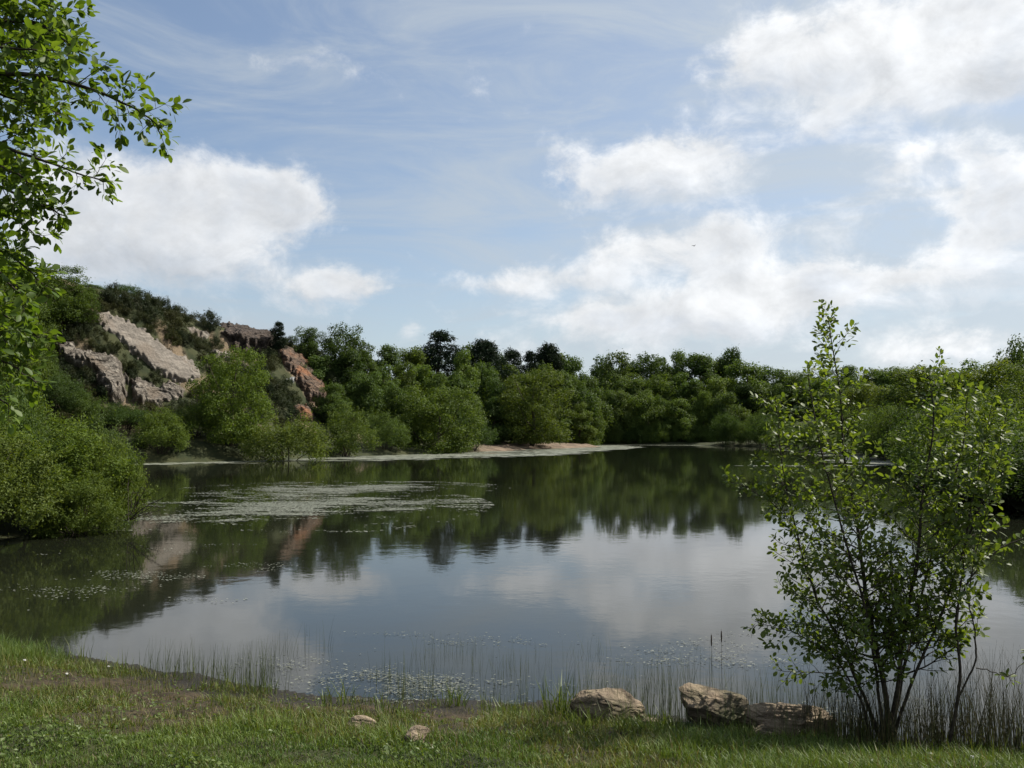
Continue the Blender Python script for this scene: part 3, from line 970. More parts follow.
# ---- left hillside, close in
LF = [('round', 46, 264, -338, 88, (1.1, 1.15, 1.0), 'bright green tree on the hillside above the jagged grey rock face'),
      ('round', -8, 236, 40, 96, (1.12, 1.15, 1.0), 'tall light green tree on the hillside behind the overhanging branch'),
      ('round', 78, 288, -322, 46, (.95, 1.0, .95), 'smaller leafy tree on the hillside left of the pale slab top'),
      ('round', 22, 300, -392, 70, (1.0, 1.05, 1.0), 'leafy hillside tree below the bright one, next to the jagged grey rock face'),
      ('scrub', 62, 372, -412, 56, DK, 'dark bush at the foot of the jagged grey rock face'),
      ('scrub', 44, 352, -396, 44, MD, 'mid green bush on the slope beside the upper end of the jagged grey face'),
      ('scrub', 84, 392, -424, 50, MD, 'rounded bush beneath the jagged grey rock face'),
      ('scrub', 8, 380, -424, 60, LT, 'light bush under the leafy hillside tree'),
      ('hillside', -60, 220, 34, 190, MD, 'dark leafy tree on the near hillside behind the overhanging branch'),
      ('scrub', 26, 392, 38, 90, LT, 'light bush under the bright hillside tree beside the small tan rock'),
      ('scrub', 98, 414, 34, 84, MD, 'mid green bush behind the waterside willow scrub under the rocks'),
      ('scrub', -10, 384, 30, 100, MD, 'dense bush behind the waterside scrub beneath the overhanging branch'),
      ('scrub', -40, 380, 26, 160, LT, 'leafy bush on the bank beyond the overhanging branch'),
      ('willow', 40, 418, 19.8, 156, (1.45, 1.40, 1.12), 'large yellow green willow scrub standing over the dark water'),
      ('willow', 104, 438, 20.5, 84, (1.40, 1.36, 1.12), 'smaller willow scrub with bare twigs dipping into the water'),
      ('willow', -30, 426, 17.4, 170, (1.40, 1.36, 1.12), 'willow scrub on the bank nearest the overhanging branch'),
      ('willow', 78, 474, 18.8, 96, (1.40, 1.36, 1.12), 'low willow scrub spreading over the water before the large scrub'),
      ('scrub', 124, 284, 82, 40, DK, 'tallest green bush on the hill crest above the long pale slab'),
      ('scrub', 106, 288, 80, 32, DK, 'small dark bush at the left end of the hill crest'),
      ('scrub', 150, 298, 84, 26, DK, 'little bush poking from the gorse on the crest'),
      ('scrub', 92, 286, 78, 26, MD, 'slender bush between the bright hillside tree and the crest')]
for kind, px, top, Y, wpx, tint, lab in LF:
    if Y < 0:                                     # rooted where the hillside shows at this height
        Y = float(hits_far(np.array([float(px)]), np.array([float(-Y)]))[0][1])
    plant(kind, px, top, Y, lab, wpx=wpx, tint=tint)

# ---- gorse over the quarry hill
rg = random.Random(5)
cells = []
tries = 0
while len(cells) < 190 and tries < 9000:
    tries += 1
    px, py = rg.uniform(44, 350), rg.uniform(288, 428)
    sky_y = np.interp(px, [44, 100, 150, 200, 240, 265, 300, 350], [290, 292, 304, 322, 328, 334, 348, 372])
    if py < sky_y + 2:
        continue
    if any(poly_d(np.array([px]), np.array([py - 4]), o_[1])[0] > -2.0 for o_ in OUTCROPS):
        continue
    if any((px - a) ** 2 + (1.6 * (py - b)) ** 2 < 8.6 ** 2 for a, b, _ in cells):
        continue
    h = hits_far(np.array([px]), np.array([py]), 30, 160, 600)[0]
    if h[1] > 130:
        continue
    cells.append((px, py, h))
cells.sort()
for k, (px, py, h) in enumerate(cells):
    best = min((abs(px - np.mean(np.array(o_[1])[:, 0])) + abs(py - np.mean(np.array(o_[1])[:, 1])), n_) for n_, o_ in enumerate(OUTCROPS))[1]
    oc = ['long pale slab', 'jagged grey face', 'low broken outcrop', 'tan bare patch', 'small pale hump', 'brown crag', 'rust orange face', 'white patch', 'pinkish rubble', 'pale ledge', 'small tan rock'][best]
    cy = np.mean(np.array(OUTCROPS[best][1])[:, 1])
    rel = 'above' if py < cy - 6 else ('below' if py > cy + 6 else 'beside')
    key = (oc, rel)
    COUNT[key] = COUNT.get(key, 0) + 1
    lab = '%s gorse bush %s the %s on the hill, following the slope downhill' % (ORD[COUNT[key] - 1], rel, oc)
    hpx = rg.uniform(10, 17)
    o = plant('gorse', px, py - hpx, h[1], lab, 'gorse bushes on the quarry hill', wpx=rg.uniform(20, 34), tint=rg.choice([MD, (1, 1, 1), (1.25, 1.1, .9), DK]), base=h[2] - 0.15)

# ------------------------------------------------------------------ floating weed
pm, t, out = mat_base('floating weed')
at = t.new('ShaderNodeAttribute', attribute_name='lv')
b = t.new('ShaderNodeBsdfPrincipled')
t.put(b.inputs['Base Color'], t.mix(at.outputs['Fac'], (0.055, 0.065, 0.036), (0.25, 0.26, 0.21)))
b.inputs['Roughness'].default_value = 0.6
t.l.new(b.outputs[0], out.inputs[0])


def pads(name, xy, size, rs, label, asp=1.0):
    n = len(xy)
    k = 6
    th = np.linspace(0, 2 * np.pi, k, endpoint=False)
    ph = rs.uniform(0, 6.28, n)
    rad = size[:, None] * rs.uniform(0.6, 1.2, (n, k))
    V = np.zeros((n, k, 3))
    V[:, :, 0] = xy[:, 0, None] + rad * np.cos(th[None] + ph[:, None]) * asp
    V[:, :, 1] = xy[:, 1, None] + rad * np.sin(th[None] + ph[:, None])
    V[:, :, 2] = 0.006 + rs.uniform(0, 0.010, n)[:, None] + rs.uniform(0, 0.003, (n, k))
    Fc = np.arange(n * k).reshape(n, k)
    o = link(name, mesh_np(name, V.reshape(-1, 3), [Fc], pm, {'lv': np.repeat(rs.random(n) ** 1.2, k)}))
    tag(o, label, 'pond weed', kind='stuff')


def wpt(px, py):
    d = ray(px, py)
    return (np.array([0, 0, CAMZ]) + d[None] * (-CAMZ / d[2]) if np.ndim(px) == 0 else None)


def water_pts(px, py):
    d = np.stack([(px - CX) / F, math.cos(PITCH) - (CY - py) / F * math.sin(PITCH), math.sin(PITCH) + (CY - py) / F * math.cos(PITCH)], -1)
    return (d * (-CAMZ / d[:, 2])[:, None])[:, :2]


rs = np.random.default_rng(7)
# broad raft in the bay on the left, broken into streaks
xy = np.c_[rs.uniform(-15, 2, 420000), rs.uniform(19, 40, 420000)]
dn = 0.50 * fbm(xy * np.array([0.42, 0.6]), 51, 5, 0.65) + 0.50 * fbm(xy * np.array([1.0, 3.4]), 52, 5, 0.7)
env = np.exp(-((xy[:, 0] + 6.4) / 3.5) ** 2 - ((xy[:, 1] - 25.5) / 4.6) ** 2)
env = np.maximum(env, 0.8 * np.exp(-((xy[:, 0] + 6.5) / 4.0) ** 2 - ((xy[:, 1] - 34) / 3.0) ** 2))
keep = (dn + 0.20 * env > 0.675 + rs.normal(size=len(xy)) * 0.055) & (env > 0.06) & (pond_dist(xy) < -0.1)
pads('floating_weed', xy[keep], rs.uniform(0.010, 0.030, keep.sum()), rs, 'pale broken raft of floating weed in the bay below the quarry', 1.7)
# pale scum band along the far shore
xy = np.c_[rs.uniform(-30, 34, 60000), rs.uniform(56, 149, 60000)]
pd = -pond_dist(xy)
wid = np.interp(xy[:, 0], [-30, -18, -8, 5, 12, 20, 34], [2.2, 4.0, 9, 13, 12, 5, 2.0])
dn = fbm(xy * np.array([0.10, 0.22]), 61, 4)
keep = (pd > 0.15) & (pd + (dn - 0.5) * 9 < wid) & (dn + rs.normal(size=len(xy)) * 0.06 > 0.36)
pads('floating_scum', xy[keep], rs.uniform(0.12, 0.36, keep.sum()), rs, 'pale band of floating scum along the far shore and beach', 1.6)
# small leaves by the near reeds
xy = np.c_[rs.uniform(-3.6, 3.4, 70000), rs.uniform(6.4, 9.6, 70000)]
dn = fbm(xy * np.array([0.8, 1.3]), 71, 5, 0.6)
env = np.exp(-((xy[:, 0] + 0.75) / 0.85) ** 2 - ((xy[:, 1] - 7.75) / 0.7) ** 2) + 0.35 * np.exp(-((xy[:, 0] - 1.4) / 1.4) ** 2 - ((xy[:, 1] - 7.3) / 0.6) ** 2) + 0.45 * np.exp(-((xy[:, 0] + 2.2) / 1.0) ** 2 - ((xy[:, 1] - 8.3) / 0.5) ** 2)
keep = (dn + 0.36 * env > 0.78 + rs.normal(size=len(xy)) * 0.09) & (pond_dist(xy) < -0.02)
pads('floating_leaves', xy[keep], rs.uniform(0.0015, 0.006, keep.sum()), rs, 'scatter of tiny floating leaves among the near reeds', 3.0)
# flecks near the left bank
xy = np.c_[rs.uniform(-8.5, -3.5, 16000), rs.uniform(8.5, 17, 16000)]
dn = fbm(xy * np.array([0.5, 0.9]), 75, 5, 0.6)
keep = (dn > 0.65 + rs.normal(size=len(xy)) * 0.05) & (pond_dist(xy) < -0.05)
pads('floating_flecks', xy[keep], rs.uniform(0.004, 0.014, keep.sum()), rs, 'thin flecks of weed on the dark water by the willow scrub', 1.7)

# ------------------------------------------------------------------ grass, sedge and reeds
def blade_mat(name, trans=0.3, rough=0.55):
    m, t, out = mat_base(name)
    at = t.new('ShaderNodeAttribute', attribute_name='col')
    b = t.new('ShaderNodeBsdfPrincipled')
    t.put(b.inputs['Base Color'], at.outputs['Color'])
    b.inputs['Roughness'].default_value = rough
    b.inputs['Specular IOR Level'].default_value = 0.3
    tr = t.new('ShaderNodeBsdfTranslucent')
    t.put(tr.inputs[0], t.mix(1.0, at.outputs['Color'], (1.4, 1.35, 0.6), 'MULTIPLY'))
    mx = t.new('ShaderNodeMixShader')
    mx.inputs[0].default_value = trans
    t.l.new(b.outputs[0], mx.inputs[1])
    t.l.new(tr.outputs[0], mx.inputs[2])
    t.l.new(mx.outputs[0], out.inputs[0])
    return m


M['blade'] = blade_mat('grass blades')
M['rush'] = blade_mat('rush stalks', 0.1, 0.6)


def blades(base, hgt, wid, lean, rs, col, curve=0.5):
    n = len(base)
    th = rs.uniform(0, 2 * np.pi, n)
    ld = np.c_[np.cos(th), np.sin(th), np.zeros(n)]
    wt = th + np.pi / 2 + rs.normal(size=n) * 0.6
    wd = np.c_[np.cos(wt), np.sin(wt), np.zeros(n)] * (wid / 2)[:, None]
    up = np.array([0, 0, 1.0])
    p1 = base + up * (hgt * 0.55)[:, None] + ld * (hgt * lean * (0.55 - curve * 0.3))[:, None]
    p2 = base + up * (hgt * np.sqrt(np.clip(1 - lean ** 2 * 0.6, 0.1, 1)))[:, None] + ld * (hgt * lean)[:, None]
    V = np.stack([base - wd, base + wd, p1 + wd * 0.75, p1 - wd * 0.75, p2], 1).reshape(-1, 3)
    a = np.arange(n) * 5
    return V, [np.stack([a, a + 1, a + 2, a + 3], -1), np.stack([a + 3, a + 2, a + 4], -1)], np.repeat(col, 5, 0)


def lerp_c(a, b, t):
    return np.asarray(a)[None] * (1 - t[:, None]) + np.asarray(b)[None] * t[:, None]


rs = np.random.default_rng(17)
N = 520000
yy = 3.3 + (10.8 - 3.3) * rs.random(N) ** 1.5
xx = rs.uniform(-1, 1, N) * (0.66 * yy + 1.3)
xy = np.c_[xx, yy]
d = pond_dist(xy)
mm = mud_mask(xy)
pt = fbm(xy * 1.7, 81, 4)
pt2 = fbm(xy * 5.0, 83, 3)
sedge = sstep(xy[:, 0] + (pt - .5) * 1.5, -4.1, -4.8)
keep = (d > -0.05) & (rs.random(N) > mm * (0.98 + 0.9 * (0.5 - pt2)))
xy, d, mm, pt, pt2, sedge = xy[keep], d[keep], mm[keep], pt[keep], pt2[keep], sedge[keep]
n = len(xy)
base = np.c_[xy, height(xy) - 0.008]
lawn = sstep(d, 1.6, 2.5) * (1 - mm)
hgt = (0.022 + 0.024 * rs.random(n)) * lawn + (0.05 + 0.09 * rs.random(n) ** 2) * (1 - lawn) * (1 - 0.5 * mm) + sedge * rs.uniform(0.03, 0.13, n) * (1 - lawn * .6)
hgt = hgt * (0.55 + 0.9 * pt) * (0.6 + .8 * pt2)
wid = rs.uniform(0.003, 0.0065, n)
gt = np.clip(pt * 1.2 - 0.1 + rs.normal(size=n) * 0.22, 0, 1)
col = lerp_c((0.042, 0.082, 0.012), (0.120, 0.165, 0.030), gt)
col = np.where((rs.random(n) < 0.06 + 0.40 * mm)[:, None], lerp_c((0.055, 0.046, 0.022), (0.17, 0.14, 0.07), rs.random(n) ** 1.5), col)
col = np.where((mm > 0.25)[:, None] & (rs.random(n) < 0.5)[:, None], lerp_c((0.055, 0.070, 0.016), (0.16, 0.155, 0.045), rs.random(n)), col)
V, Fs, C = blades(base, hgt, wid, rs.uniform(0.1, 0.95, n), rs, col)
# longer tussock blades along the bank edge
ne = 16000
xe = np.c_[rs.uniform(-5.8, 4.4, ne), rs.uniform(4.9, 9.6, ne)]
de = pond_dist(xe)
tn = fbm(xe * 2.6, 85, 3)
ke = (de > -0.15) & (de < 1.1) & (tn > 0.56) & (mud_mask(xe) < 0.9)
xe, tn = xe[ke], tn[ke]
be = np.c_[xe, height(xe) - 0.01]
ne = len(xe)
V2, F2, C2 = blades(be, rs.uniform(0.10, 0.30, ne) * (tn / 0.7), rs.uniform(0.003, 0.006, ne), rs.uniform(0.05, 0.7, ne), rs, lerp_c((0.045, 0.070, 0.014), (0.12, 0.14, 0.035), rs.random(ne)))
o = link('grass', mesh_np('grass', np.r_[V, V2], [np.asarray(f) for f in Fs] + [f + len(V) for f in F2], M['blade'], {'col': np.r_[C, C2]}))
tag(o, 'short green lawn and rough bank grass along the near shore', 'grass', kind='stuff')

# low broad leaved weeds between the blades
nw = 26000
yw = 3.4 + 6.5 * rs.random(nw) ** 1.4
xw = np.c_[rs.uniform(-1, 1, nw) * (0.64 * yw + .2), yw]
kw = (pond_dist(xw) > 0.05) & (fbm(xw * 1.9, 95, 4) > 0.53) & (rs.random(nw) > 0.6 * mud_mask(xw))
xw = xw[kw]
nw = len(xw)
pw_ = np.c_[xw, height(xw) + rs.uniform(0.008, 0.05, nw)]
tag(link('bank_weeds', leaves_mesh('bank_weeds', pw_, unit(np.array([0, 0, 1.0]) + rs.normal(size=(nw, 3)) * 0.5), 0.026, leaf_mat('weed leaves', (0.045, 0.075, 0.014), (0.11, 0.15, 0.035), tint=False), rs, 0.7)), 'small broad leaved weeds scattered through the bank grass', 'weeds', kind='stuff')

# dead stems and straw lying over the mud
nl = 5500
xl = np.c_[rs.uniform(-4.8, 1.6, nl), rs.uniform(5.2, 8.8, nl)]
kl = (mud_mask(xl) > 0.35) & (pond_dist(xl) > -0.05) & (fbm(xl * 2.2, 88, 3) > 0.44)
xl = xl[kl][::2]
nl = len(xl)
bl = np.c_[xl, height(xl) + 0.004]
V, Fs, C = blades(bl, rs.uniform(0.03, 0.16, nl), rs.uniform(0.002, 0.005, nl), rs.uniform(0.9, 1.25, nl), rs, lerp_c((0.06, 0.045, 0.024), (0.26, 0.21, 0.12), rs.random(nl) ** 2))
V[:, 2] = np.repeat(bl[:, 2], 5) + (V[:, 2] - np.repeat(bl[:, 2], 5)) * 0.25
tag(link('straw_litter', mesh_np('straw_litter', V, Fs, M['blade'], {'col': C})), 'dry straw and dead stems strewn over the muddy bank', 'litter', kind='stuff')


def stalks(base, hgt, r, lean, rs, col, sides=3, segs=3):
    n = len(base)
    th = rs.uniform(0, 2 * np.pi, n)
    ld = np.c_[np.cos(th), np.sin(th), np.zeros(n)] * (lean * hgt)[:, None]
    rows = []
    for k in range(segs + 1):
        f = k / segs
        p = base + np.array([0, 0, 1.0]) * (hgt * f)[:, None] + ld * f ** 2
        rr = r * (1 - 0.85 * f)
        for s_ in range(sides):
            a = 2 * np.pi * s_ / sides
            rows.append(p + np.c_[np.cos(a) * rr, np.sin(a) * rr, np.zeros(n)])
    V = np.stack(rows, 1).reshape(-1, 3)
    per = (segs + 1) * sides
    Q = []
    for k in range(segs):
        for s_ in range(sides):
            a = k * sides + s_
            b_ = k * sides + (s_ + 1) % sides
            Q.append(np.arange(n)[:, None] * per + np.array([a, b_, b_ + sides, a + sides])[None])
    return V, [np.concatenate(Q)], np.repeat(col, per, 0)


# thin rushes standing in the shallows
nr_ = 9000
xr = np.c_[rs.uniform(-3.4, 3.9, nr_), rs.uniform(6.0, 9.0, nr_)]
dr = pond_dist(xr)
cl_ = fbm(xr * np.array([1.3, 1.6]), 91, 4)
gap = np.exp(-((xr[:, 0] + 0.55) / 0.55) ** 2)
dens = (1 - sstep(-dr, 0.3, 2.1)) * (0.27 + 0.72 * sstep(xr[:, 0], 0.2, 1.0)) * (1 - 0.75 * gap)
kr = (dr < 0.12) & (dens * 1.05 + (cl_ - 0.5) * 3.2 > 0.26 + rs.random(nr_) * 0.75)
xr = xr[kr]
nr_ = len(xr)
br = np.c_[xr, np.minimum(height(xr), 0) - 0.02]
V, Fs, C = stalks(br, rs.uniform(0.10, 0.46, nr_) * (0.45 + 1.0 * fbm(xr * 1.1, 93, 3)), rs.uniform(0.0014, 0.0030, nr_), np.abs(rs.normal(size=nr_)) * 0.13, rs, lerp_c((0.038, 0.060, 0.014), (0.12, 0.14, 0.05), rs.random(nr_)))
tag(link('reeds', mesh_np('reeds', V, Fs, M['rush'], {'col': C})), 'thin upright rushes standing in the shallow near water', 'reeds', kind='stuff')

# taller dark rush clumps round the sapling foot
for k, (px, py, rad, n, hm, lab) in enumerate([
        (842, 738, 0.20, 170, 0.54, 'dark rush clump between the low flat boulder and the sapling stems'),
        (905, 744, 0.28, 260, 0.48, 'dark rush clump growing round the foot of the sapling stems'),
        (985, 748, 0.30, 330, 0.66, 'tallest rush clump, fanning out beside the thin outer sapling stem')]):
    p = hit(px, py)
    ang = rs.uniform(0, 6.28, n)
    q_ = np.sqrt(rs.random(n)) * rad
    xyc = p[:2] + np.c_[np.cos(ang) * q_ * 1.5, np.sin(ang) * q_ * 0.8]
    bs = np.c_[xyc, height(xyc) - 0.02]
    V, Fs, C = stalks(bs, hm * rs.uniform(0.45, 1.15, n), rs.uniform(0.0018, 0.0034, n), rs.uniform(0.02, 0.38, n), rs, lerp_c((0.022, 0.028, 0.010), (0.10, 0.085, 0.038), rs.random(n)), 4, 5)
    o = link('rush_clump', mesh_np('rush_clump', V - p, Fs, M['rush'], {'col': C}), None, p)
    tag(o, lab, 'rushes', 'rush clumps by the sapling')

# leafy iris-like tufts on the bank
for px, py, n, hm, lab in [(338, 706, 34, 0.24, 'broad bladed green tuft at the edge of the muddy bank'), (560, 716, 60, 0.34, 'tall grass tuft beside the rounded mossy boulder'),
                           (505, 722, 40, 0.22, 'low grass tuft between the pale stones and the rounded boulder'), (392, 714, 36, 0.20, 'small grass tuft on the bank above the pale stone'),
                           (584, 730, 70, 0.20, 'dense grass tuft hiding the lower edge of the rounded boulder'), (632, 733, 50, 0.14, 'short grass tuft at the front foot of the rounded boulder'),
                           (690, 738, 46, 0.15, 'grass tuft against the dark side of the steep boulder'), (752, 744, 44, 0.13, 'grass tuft between the steep boulder and the low flat one'),
                           (812, 748, 50, 0.11, 'grass tuft along the foot of the low flat boulder'), (664, 730, 50, 0.2, 'grass tuft between the rounded boulder and the steep one'),
                           (452, 706, 44, 0.2, 'grass tuft at the waterline by the tiny floating leaves'), (262, 694, 40, 0.16, 'grass tuft on the muddy bank by the water')]:
    p = hit(px, py)
    ang = rs.uniform(0, 6.28, n)
    q_ = np.sqrt(rs.random(n)) * 0.12
    xyc = p[:2] + np.c_[np.cos(ang) * q_, np.sin(ang) * q_ * .7]
    bs = np.c_[xyc, height(xyc) - 0.02]
    V, Fs, C = blades(bs, hm * rs.uniform(0.5, 1.1, n), rs.uniform(0.006, 0.012, n), rs.uniform(0.1, 0.75, n), rs, lerp_c((0.040, 0.070, 0.014), (0.11, 0.14, 0.035), rs.random(n)))
    o = link('grass_tuft', mesh_np('grass_tuft', V - p, Fs, M['blade'], {'col': C}), None, p)
    tag(o, lab, 'grass tuft')

# two reedmace heads out in the water
hm_, t, out = mat_base('dark reedmace head')
b = t.new('ShaderNodeBsdfPrincipled')
co = t.new('ShaderNodeTexCoord')
t.put(b.inputs['Base Color'], t.mix(t.noise(co.outputs['Object'], 60, 3).outputs[0], (0.02, 0.013, 0.008), (0.06, 0.04, 0.025)))
b.inputs['Roughness'].default_value = 0.95
t.l.new(b.outputs[0], out.inputs[0])
for px, top, lab in [(711, 633, 'shorter of two dark reedmace heads rising from the pond'), (721, 629, 'taller of two dark reedmace heads rising from the pond')]:
    Y = 8.2
    p = P(px, top, Y)
    o = thing('reedmace', lab, 'reedmace', (p[0], Y, -0.02), 'reedmace heads in the pond')
    hz = p[2] + 0.02
    tb = Tubes()
    tb.add(spline([[0, 0, 0], [0.004, 0, hz * .5], [0.002, 0, hz]], 6), np.linspace(.0022, .0010, 6), 5)
    link('stem', tb.mesh('reedmace_stem', M['dark_bark']), o)
    tb = Tubes()
    z = np.linspace(hz * 0.95 - 0.105, hz * 0.95, 9)
    tb.add(np.c_[z * 0 + 0.003, z * 0, z], 0.007 * np.sin(np.linspace(0.25, 2.9, 9)) ** 0.4, 7)
    link('seed_head', tb.mesh('reedmace_head', hm_), o)

# ------------------------------------------------------------------ boulders and stones
def boulder(name, px, py, w_, d_, h_, seed, mat, lab, cat, planes=12, rz=0.0, sub=6, tilt=0.0, sink=0.3, rough=0.06):
    import bmesh
    rs2 = np.random.default_rng(seed)
    bm = bmesh.new()
    bmesh.ops.create_icosphere(bm, subdivisions=sub, radius=1.0)
    bm.verts.ensure_lookup_table()
    V = np.array([v.co[:] for v in bm.verts])
    Fc = np.array([[v.index for v in f.verts] for f in bm.faces])
    bm.free()
    for k in range(planes):
        nrm = unit(rs2.normal(size=3) * np.array([1, 1, 0.8]))
        off = rs2.uniform(0.52, 0.84)
        s_ = V @ nrm - off
        V = V - nrm * np.where(s_ > 0, s_ * 0.94, 0)[:, None]
    nz = fbm(V * 1.7 + seed, seed, 5) - 0.5
    strata = np.abs(((V[:, 2] * 1.1 + V[:, 0] * 0.35 + fbm(V * 2, seed + 3, 3) * 0.9) * 4.2) % 1 - 0.5) - 0.25
    fine_ = fbm(V * 7, seed + 9, 4) - 0.5
    r = unit(V)
    V = V + r * (nz * 0.28 + strata * rough + fine_ * rough * 1.1)[:, None]
    V = V * np.array([w_ / 2, d_ / 2, h_ / (2 - sink) * 1.0]) * 1.12
    ct, st_ = math.cos(tilt), math.sin(tilt)
    V = np.c_[V[:, 0] * ct - V[:, 2] * st_, V[:, 1], V[:, 0] * st_ + V[:, 2] * ct]
    p = hit(px, py)
    V[:, 2] += h_ * 0.5 - h_ * sink * 0.5
    o = link(name, mesh_np(name, V, [Fc], M[mat], smooth=False), None, (p[0], p[1] + d_ * 0.35, zt(p[0], p[1] + d_ * .35)))
    o.rotation_euler = (0, 0, rz)
    tag(o, lab, cat)
    return o


boulder('boulder', 612, 722, 0.54, 0.40, 0.26, 3, 'boulder', 'rounded tan boulder half buried in bank grass, apart from the other two', 'boulder', sink=0.45, rough=0.045)
boulder('boulder', 719, 732, 0.58, 0.42, 0.33, 8, 'boulder_dark', 'steep dark sided boulder with a flat top, beside the low one', 'boulder', tilt=-0.12, rough=0.055, planes=22)
boulder('boulder', 792, 737, 0.86, 0.40, 0.235, 15, 'boulder_tan', 'low flat tan boulder next to the rush clump', 'boulder', tilt=-0.04, rough=0.05, planes=20)
boulder('stone', 764, 741, 0.20, 0.16, 0.09, 44, 'boulder_dark', 'broken brown stone wedged between the dark sided boulder and the low one', 'stone', sub=5, rough=.12)
boulder('stone', 652, 728, 0.16, 0.14, 0.07, 47, 'boulder_dark', 'small brown stone in the grass beside the rounded boulder', 'stone', sub=5, rough=.12)
boulder('stone', 357, 734, 0.22, 0.15, 0.10, 21, 'boulder_tan', 'pale stone lying on the bank by the broad bladed tuft', 'stone', sub=4)
boulder('stone', 416, 744, 0.16, 0.13, 0.085, 33, 'boulder_tan', 'smaller pale stone at the edge of the lawn', 'stone', sub=4)
boulder('stone', 384, 737, 0.13, 0.10, 0.035, 37, 'boulder_dark', 'flat brown stone between the two pale stones', 'stone', sub=4)

# ------------------------------------------------------------------ near leaves and branches
def leaf_blades(name, pos, axis, nor, L, mat, rs, wid=0.58):
    """real leaf outlines folded on a midrib: 9 points, 8 triangles/quads each"""
    n = len(pos)
    axis = unit(axis)
    nor = unit(nor - axis * (axis * nor).sum(1, keepdims=True))
    side = np.cross(axis, nor)
    W = L * wid * rs.uniform(0.85, 1.15, n)
    fold = rs.uniform(0.08, 0.30, n)
    curl = rs.uniform(-0.05, 0.28, n)
    rows = []

    def pt_(t_, s_):
        return pos + axis * (L * t_)[:, None] + side * (W * s_)[:, None] + nor * (np.abs(s_) * W * fold - curl * L * t_ ** 2)[:, None]
    prof = [(0.0, 0.0), (0.30, 0.38), (0.62, 0.50), (0.86, 0.30), (1.0, 0.0)]
    mids = [pt_(np.full(n, a), np.zeros(n)) for a, _ in prof]
    lefts = [pt_(np.full(n, a), np.full(n, -b_)) for a, b_ in prof[1:4]]
    rights = [pt_(np.full(n, a), np.full(n, b_)) for a, b_ in prof[1:4]]
    V = np.stack(mids + lefts + rights, 1).reshape(-1, 3)   # 0-4 mid, 5-7 left, 8-10 right
    a = np.arange(n)[:, None] * 11
    T = np.concatenate([a + np.array([[0, 1, 5]]), a + np.array([[0, 8, 1]]), a + np.array([[3, 4, 7]]), a + np.array([[3, 10, 4]])])
    Q = np.concatenate([a + np.array([[1, 2, 6, 5]]), a + np.array([[2, 3, 7, 6]]), a + np.array([[1, 8, 9, 2]]), a + np.array([[2, 9, 10, 3]])])
    lv = np.repeat(np.clip(rs.normal(0.5, 0.28, n), 0, 1), 11)
    return mesh_np(name, V, [T, Q], mat, {'lv': lv}, smooth=True)


class Shoots:
    """grows branches, twigs and leaf positions"""
    def __init__(self, seed, leaf):
        self.rs = np.random.default_rng(seed)
        self.leaf = leaf
        self.p, self.a, self.n, self.L = [], [], [], []

    def leaves_on(self, pts, start, step):
        rs = self.rs
        seg = np.linalg.norm(np.diff(pts, axis=0), axis=1)
        cum = np.r_[0, np.cumsum(seg)]
        s = cum[-1] * start
        side = rs.uniform(0, 6.28)
        while s <= cum[-1] + 1e-6:
            k = min(np.searchsorted(cum, s, 'right') - 1, len(seg) - 1)
            f = (s - cum[k]) / (seg[k] + 1e-9)
            p = pts[k] * (1 - f) + pts[k + 1] * f
            T = unit(pts[k + 1] - pts[k])
            side += 2.4 + rs.normal() * 0.4
            r = unit(np.cross(T, [0.3, 0.2, 0.9]))
            u = np.cross(T, r)
            o = r * math.cos(side) + u * math.sin(side)
            ax = unit(T * 0.55 + o * 0.85 + np.array([0, 0, -0.12]) + rs.normal(size=3) * 0.22)
            nn = unit(np.array([0, 0, 1.0]) + o * -0.15 + rs.normal(size=3) * 0.45)
            self.p.append(p + ax * 0.012)
            self.a.append(ax)
            self.n.append(nn)
            self.L.append(self.leaf * rs.uniform(0.55, 1.2))
            s += step * rs.uniform(0.6, 1.4)
        # leaf at the tip
        T = unit(pts[-1] - pts[-2])
        self.p.append(pts[-1]); self.a.append(unit(T + rs.normal(size=3) * .2)); self.n.append(unit(np.array([0, 0, 1.]) + rs.normal(size=3) * .4)); self.L.append(self.leaf * rs.uniform(.5, 1.0))

    def branch(self, tb, p, d, L, r, level, lift=0.25, step=0.028, gap=0.05):
        rs = self.rs
        n = max(4, int(L / 0.06))
        pts = [np.asarray(p, float)]
        d = unit(d)
        for k in range(n):
            d = unit(d + rs.normal(size=3) * 0.11 + np.array([0, 0, lift / n]))
            pts.append(pts[-1] + d * L / n)
        pts = np.array(pts)
        tb.add(pts, np.linspace(r, r * 0.30, len(pts)), 5 if level else 6)
        if level > 0:
            s = L * 0.22
            ph = rs.uniform(0, 6.28)
            while s < L * 0.97:
                f = s / L * n
                k = min(int(f), n - 1)
                q_ = pts[k] + (pts[k + 1] - pts[k]) * (f - k)
                T = unit(pts[k + 1] - pts[k])
                ph += 2.4 + rs.normal() * 0.5
                rr = unit(np.cross(T, [0.2, 0.3, 0.9]))
                o = rr * math.cos(ph) + np.cross(T, rr) * math.sin(ph)
                l2 = L * rs.uniform(0.22, 0.48) * (1 - 0.45 * s / L)
                self.branch(tb, q_, unit(T * 0.7 + o * 0.75 + [0, 0, 0.1]), max(l2, 0.05), r * 0.5, level - 1, lift, step, gap)
                s += gap * rs.uniform(0.7, 1.5)
        self.leaves_on(pts, 0.25 if level == 0 else 0.55, step)

    def mesh(self, name, mat, wid=0.58):
        return leaf_blades(name, np.array(self.p), np.array(self.a), np.array(self.n), np.array(self.L), mat, self.rs, wid)


# the many-stemmed sapling on the near bank
root = hit(886, 741)
sap = thing('sapling', 'leafy green many stemmed sapling growing from the bank beside the boulders', 'sapling', root)
sh = Shoots(5, 0.050)
Y0 = root[1]


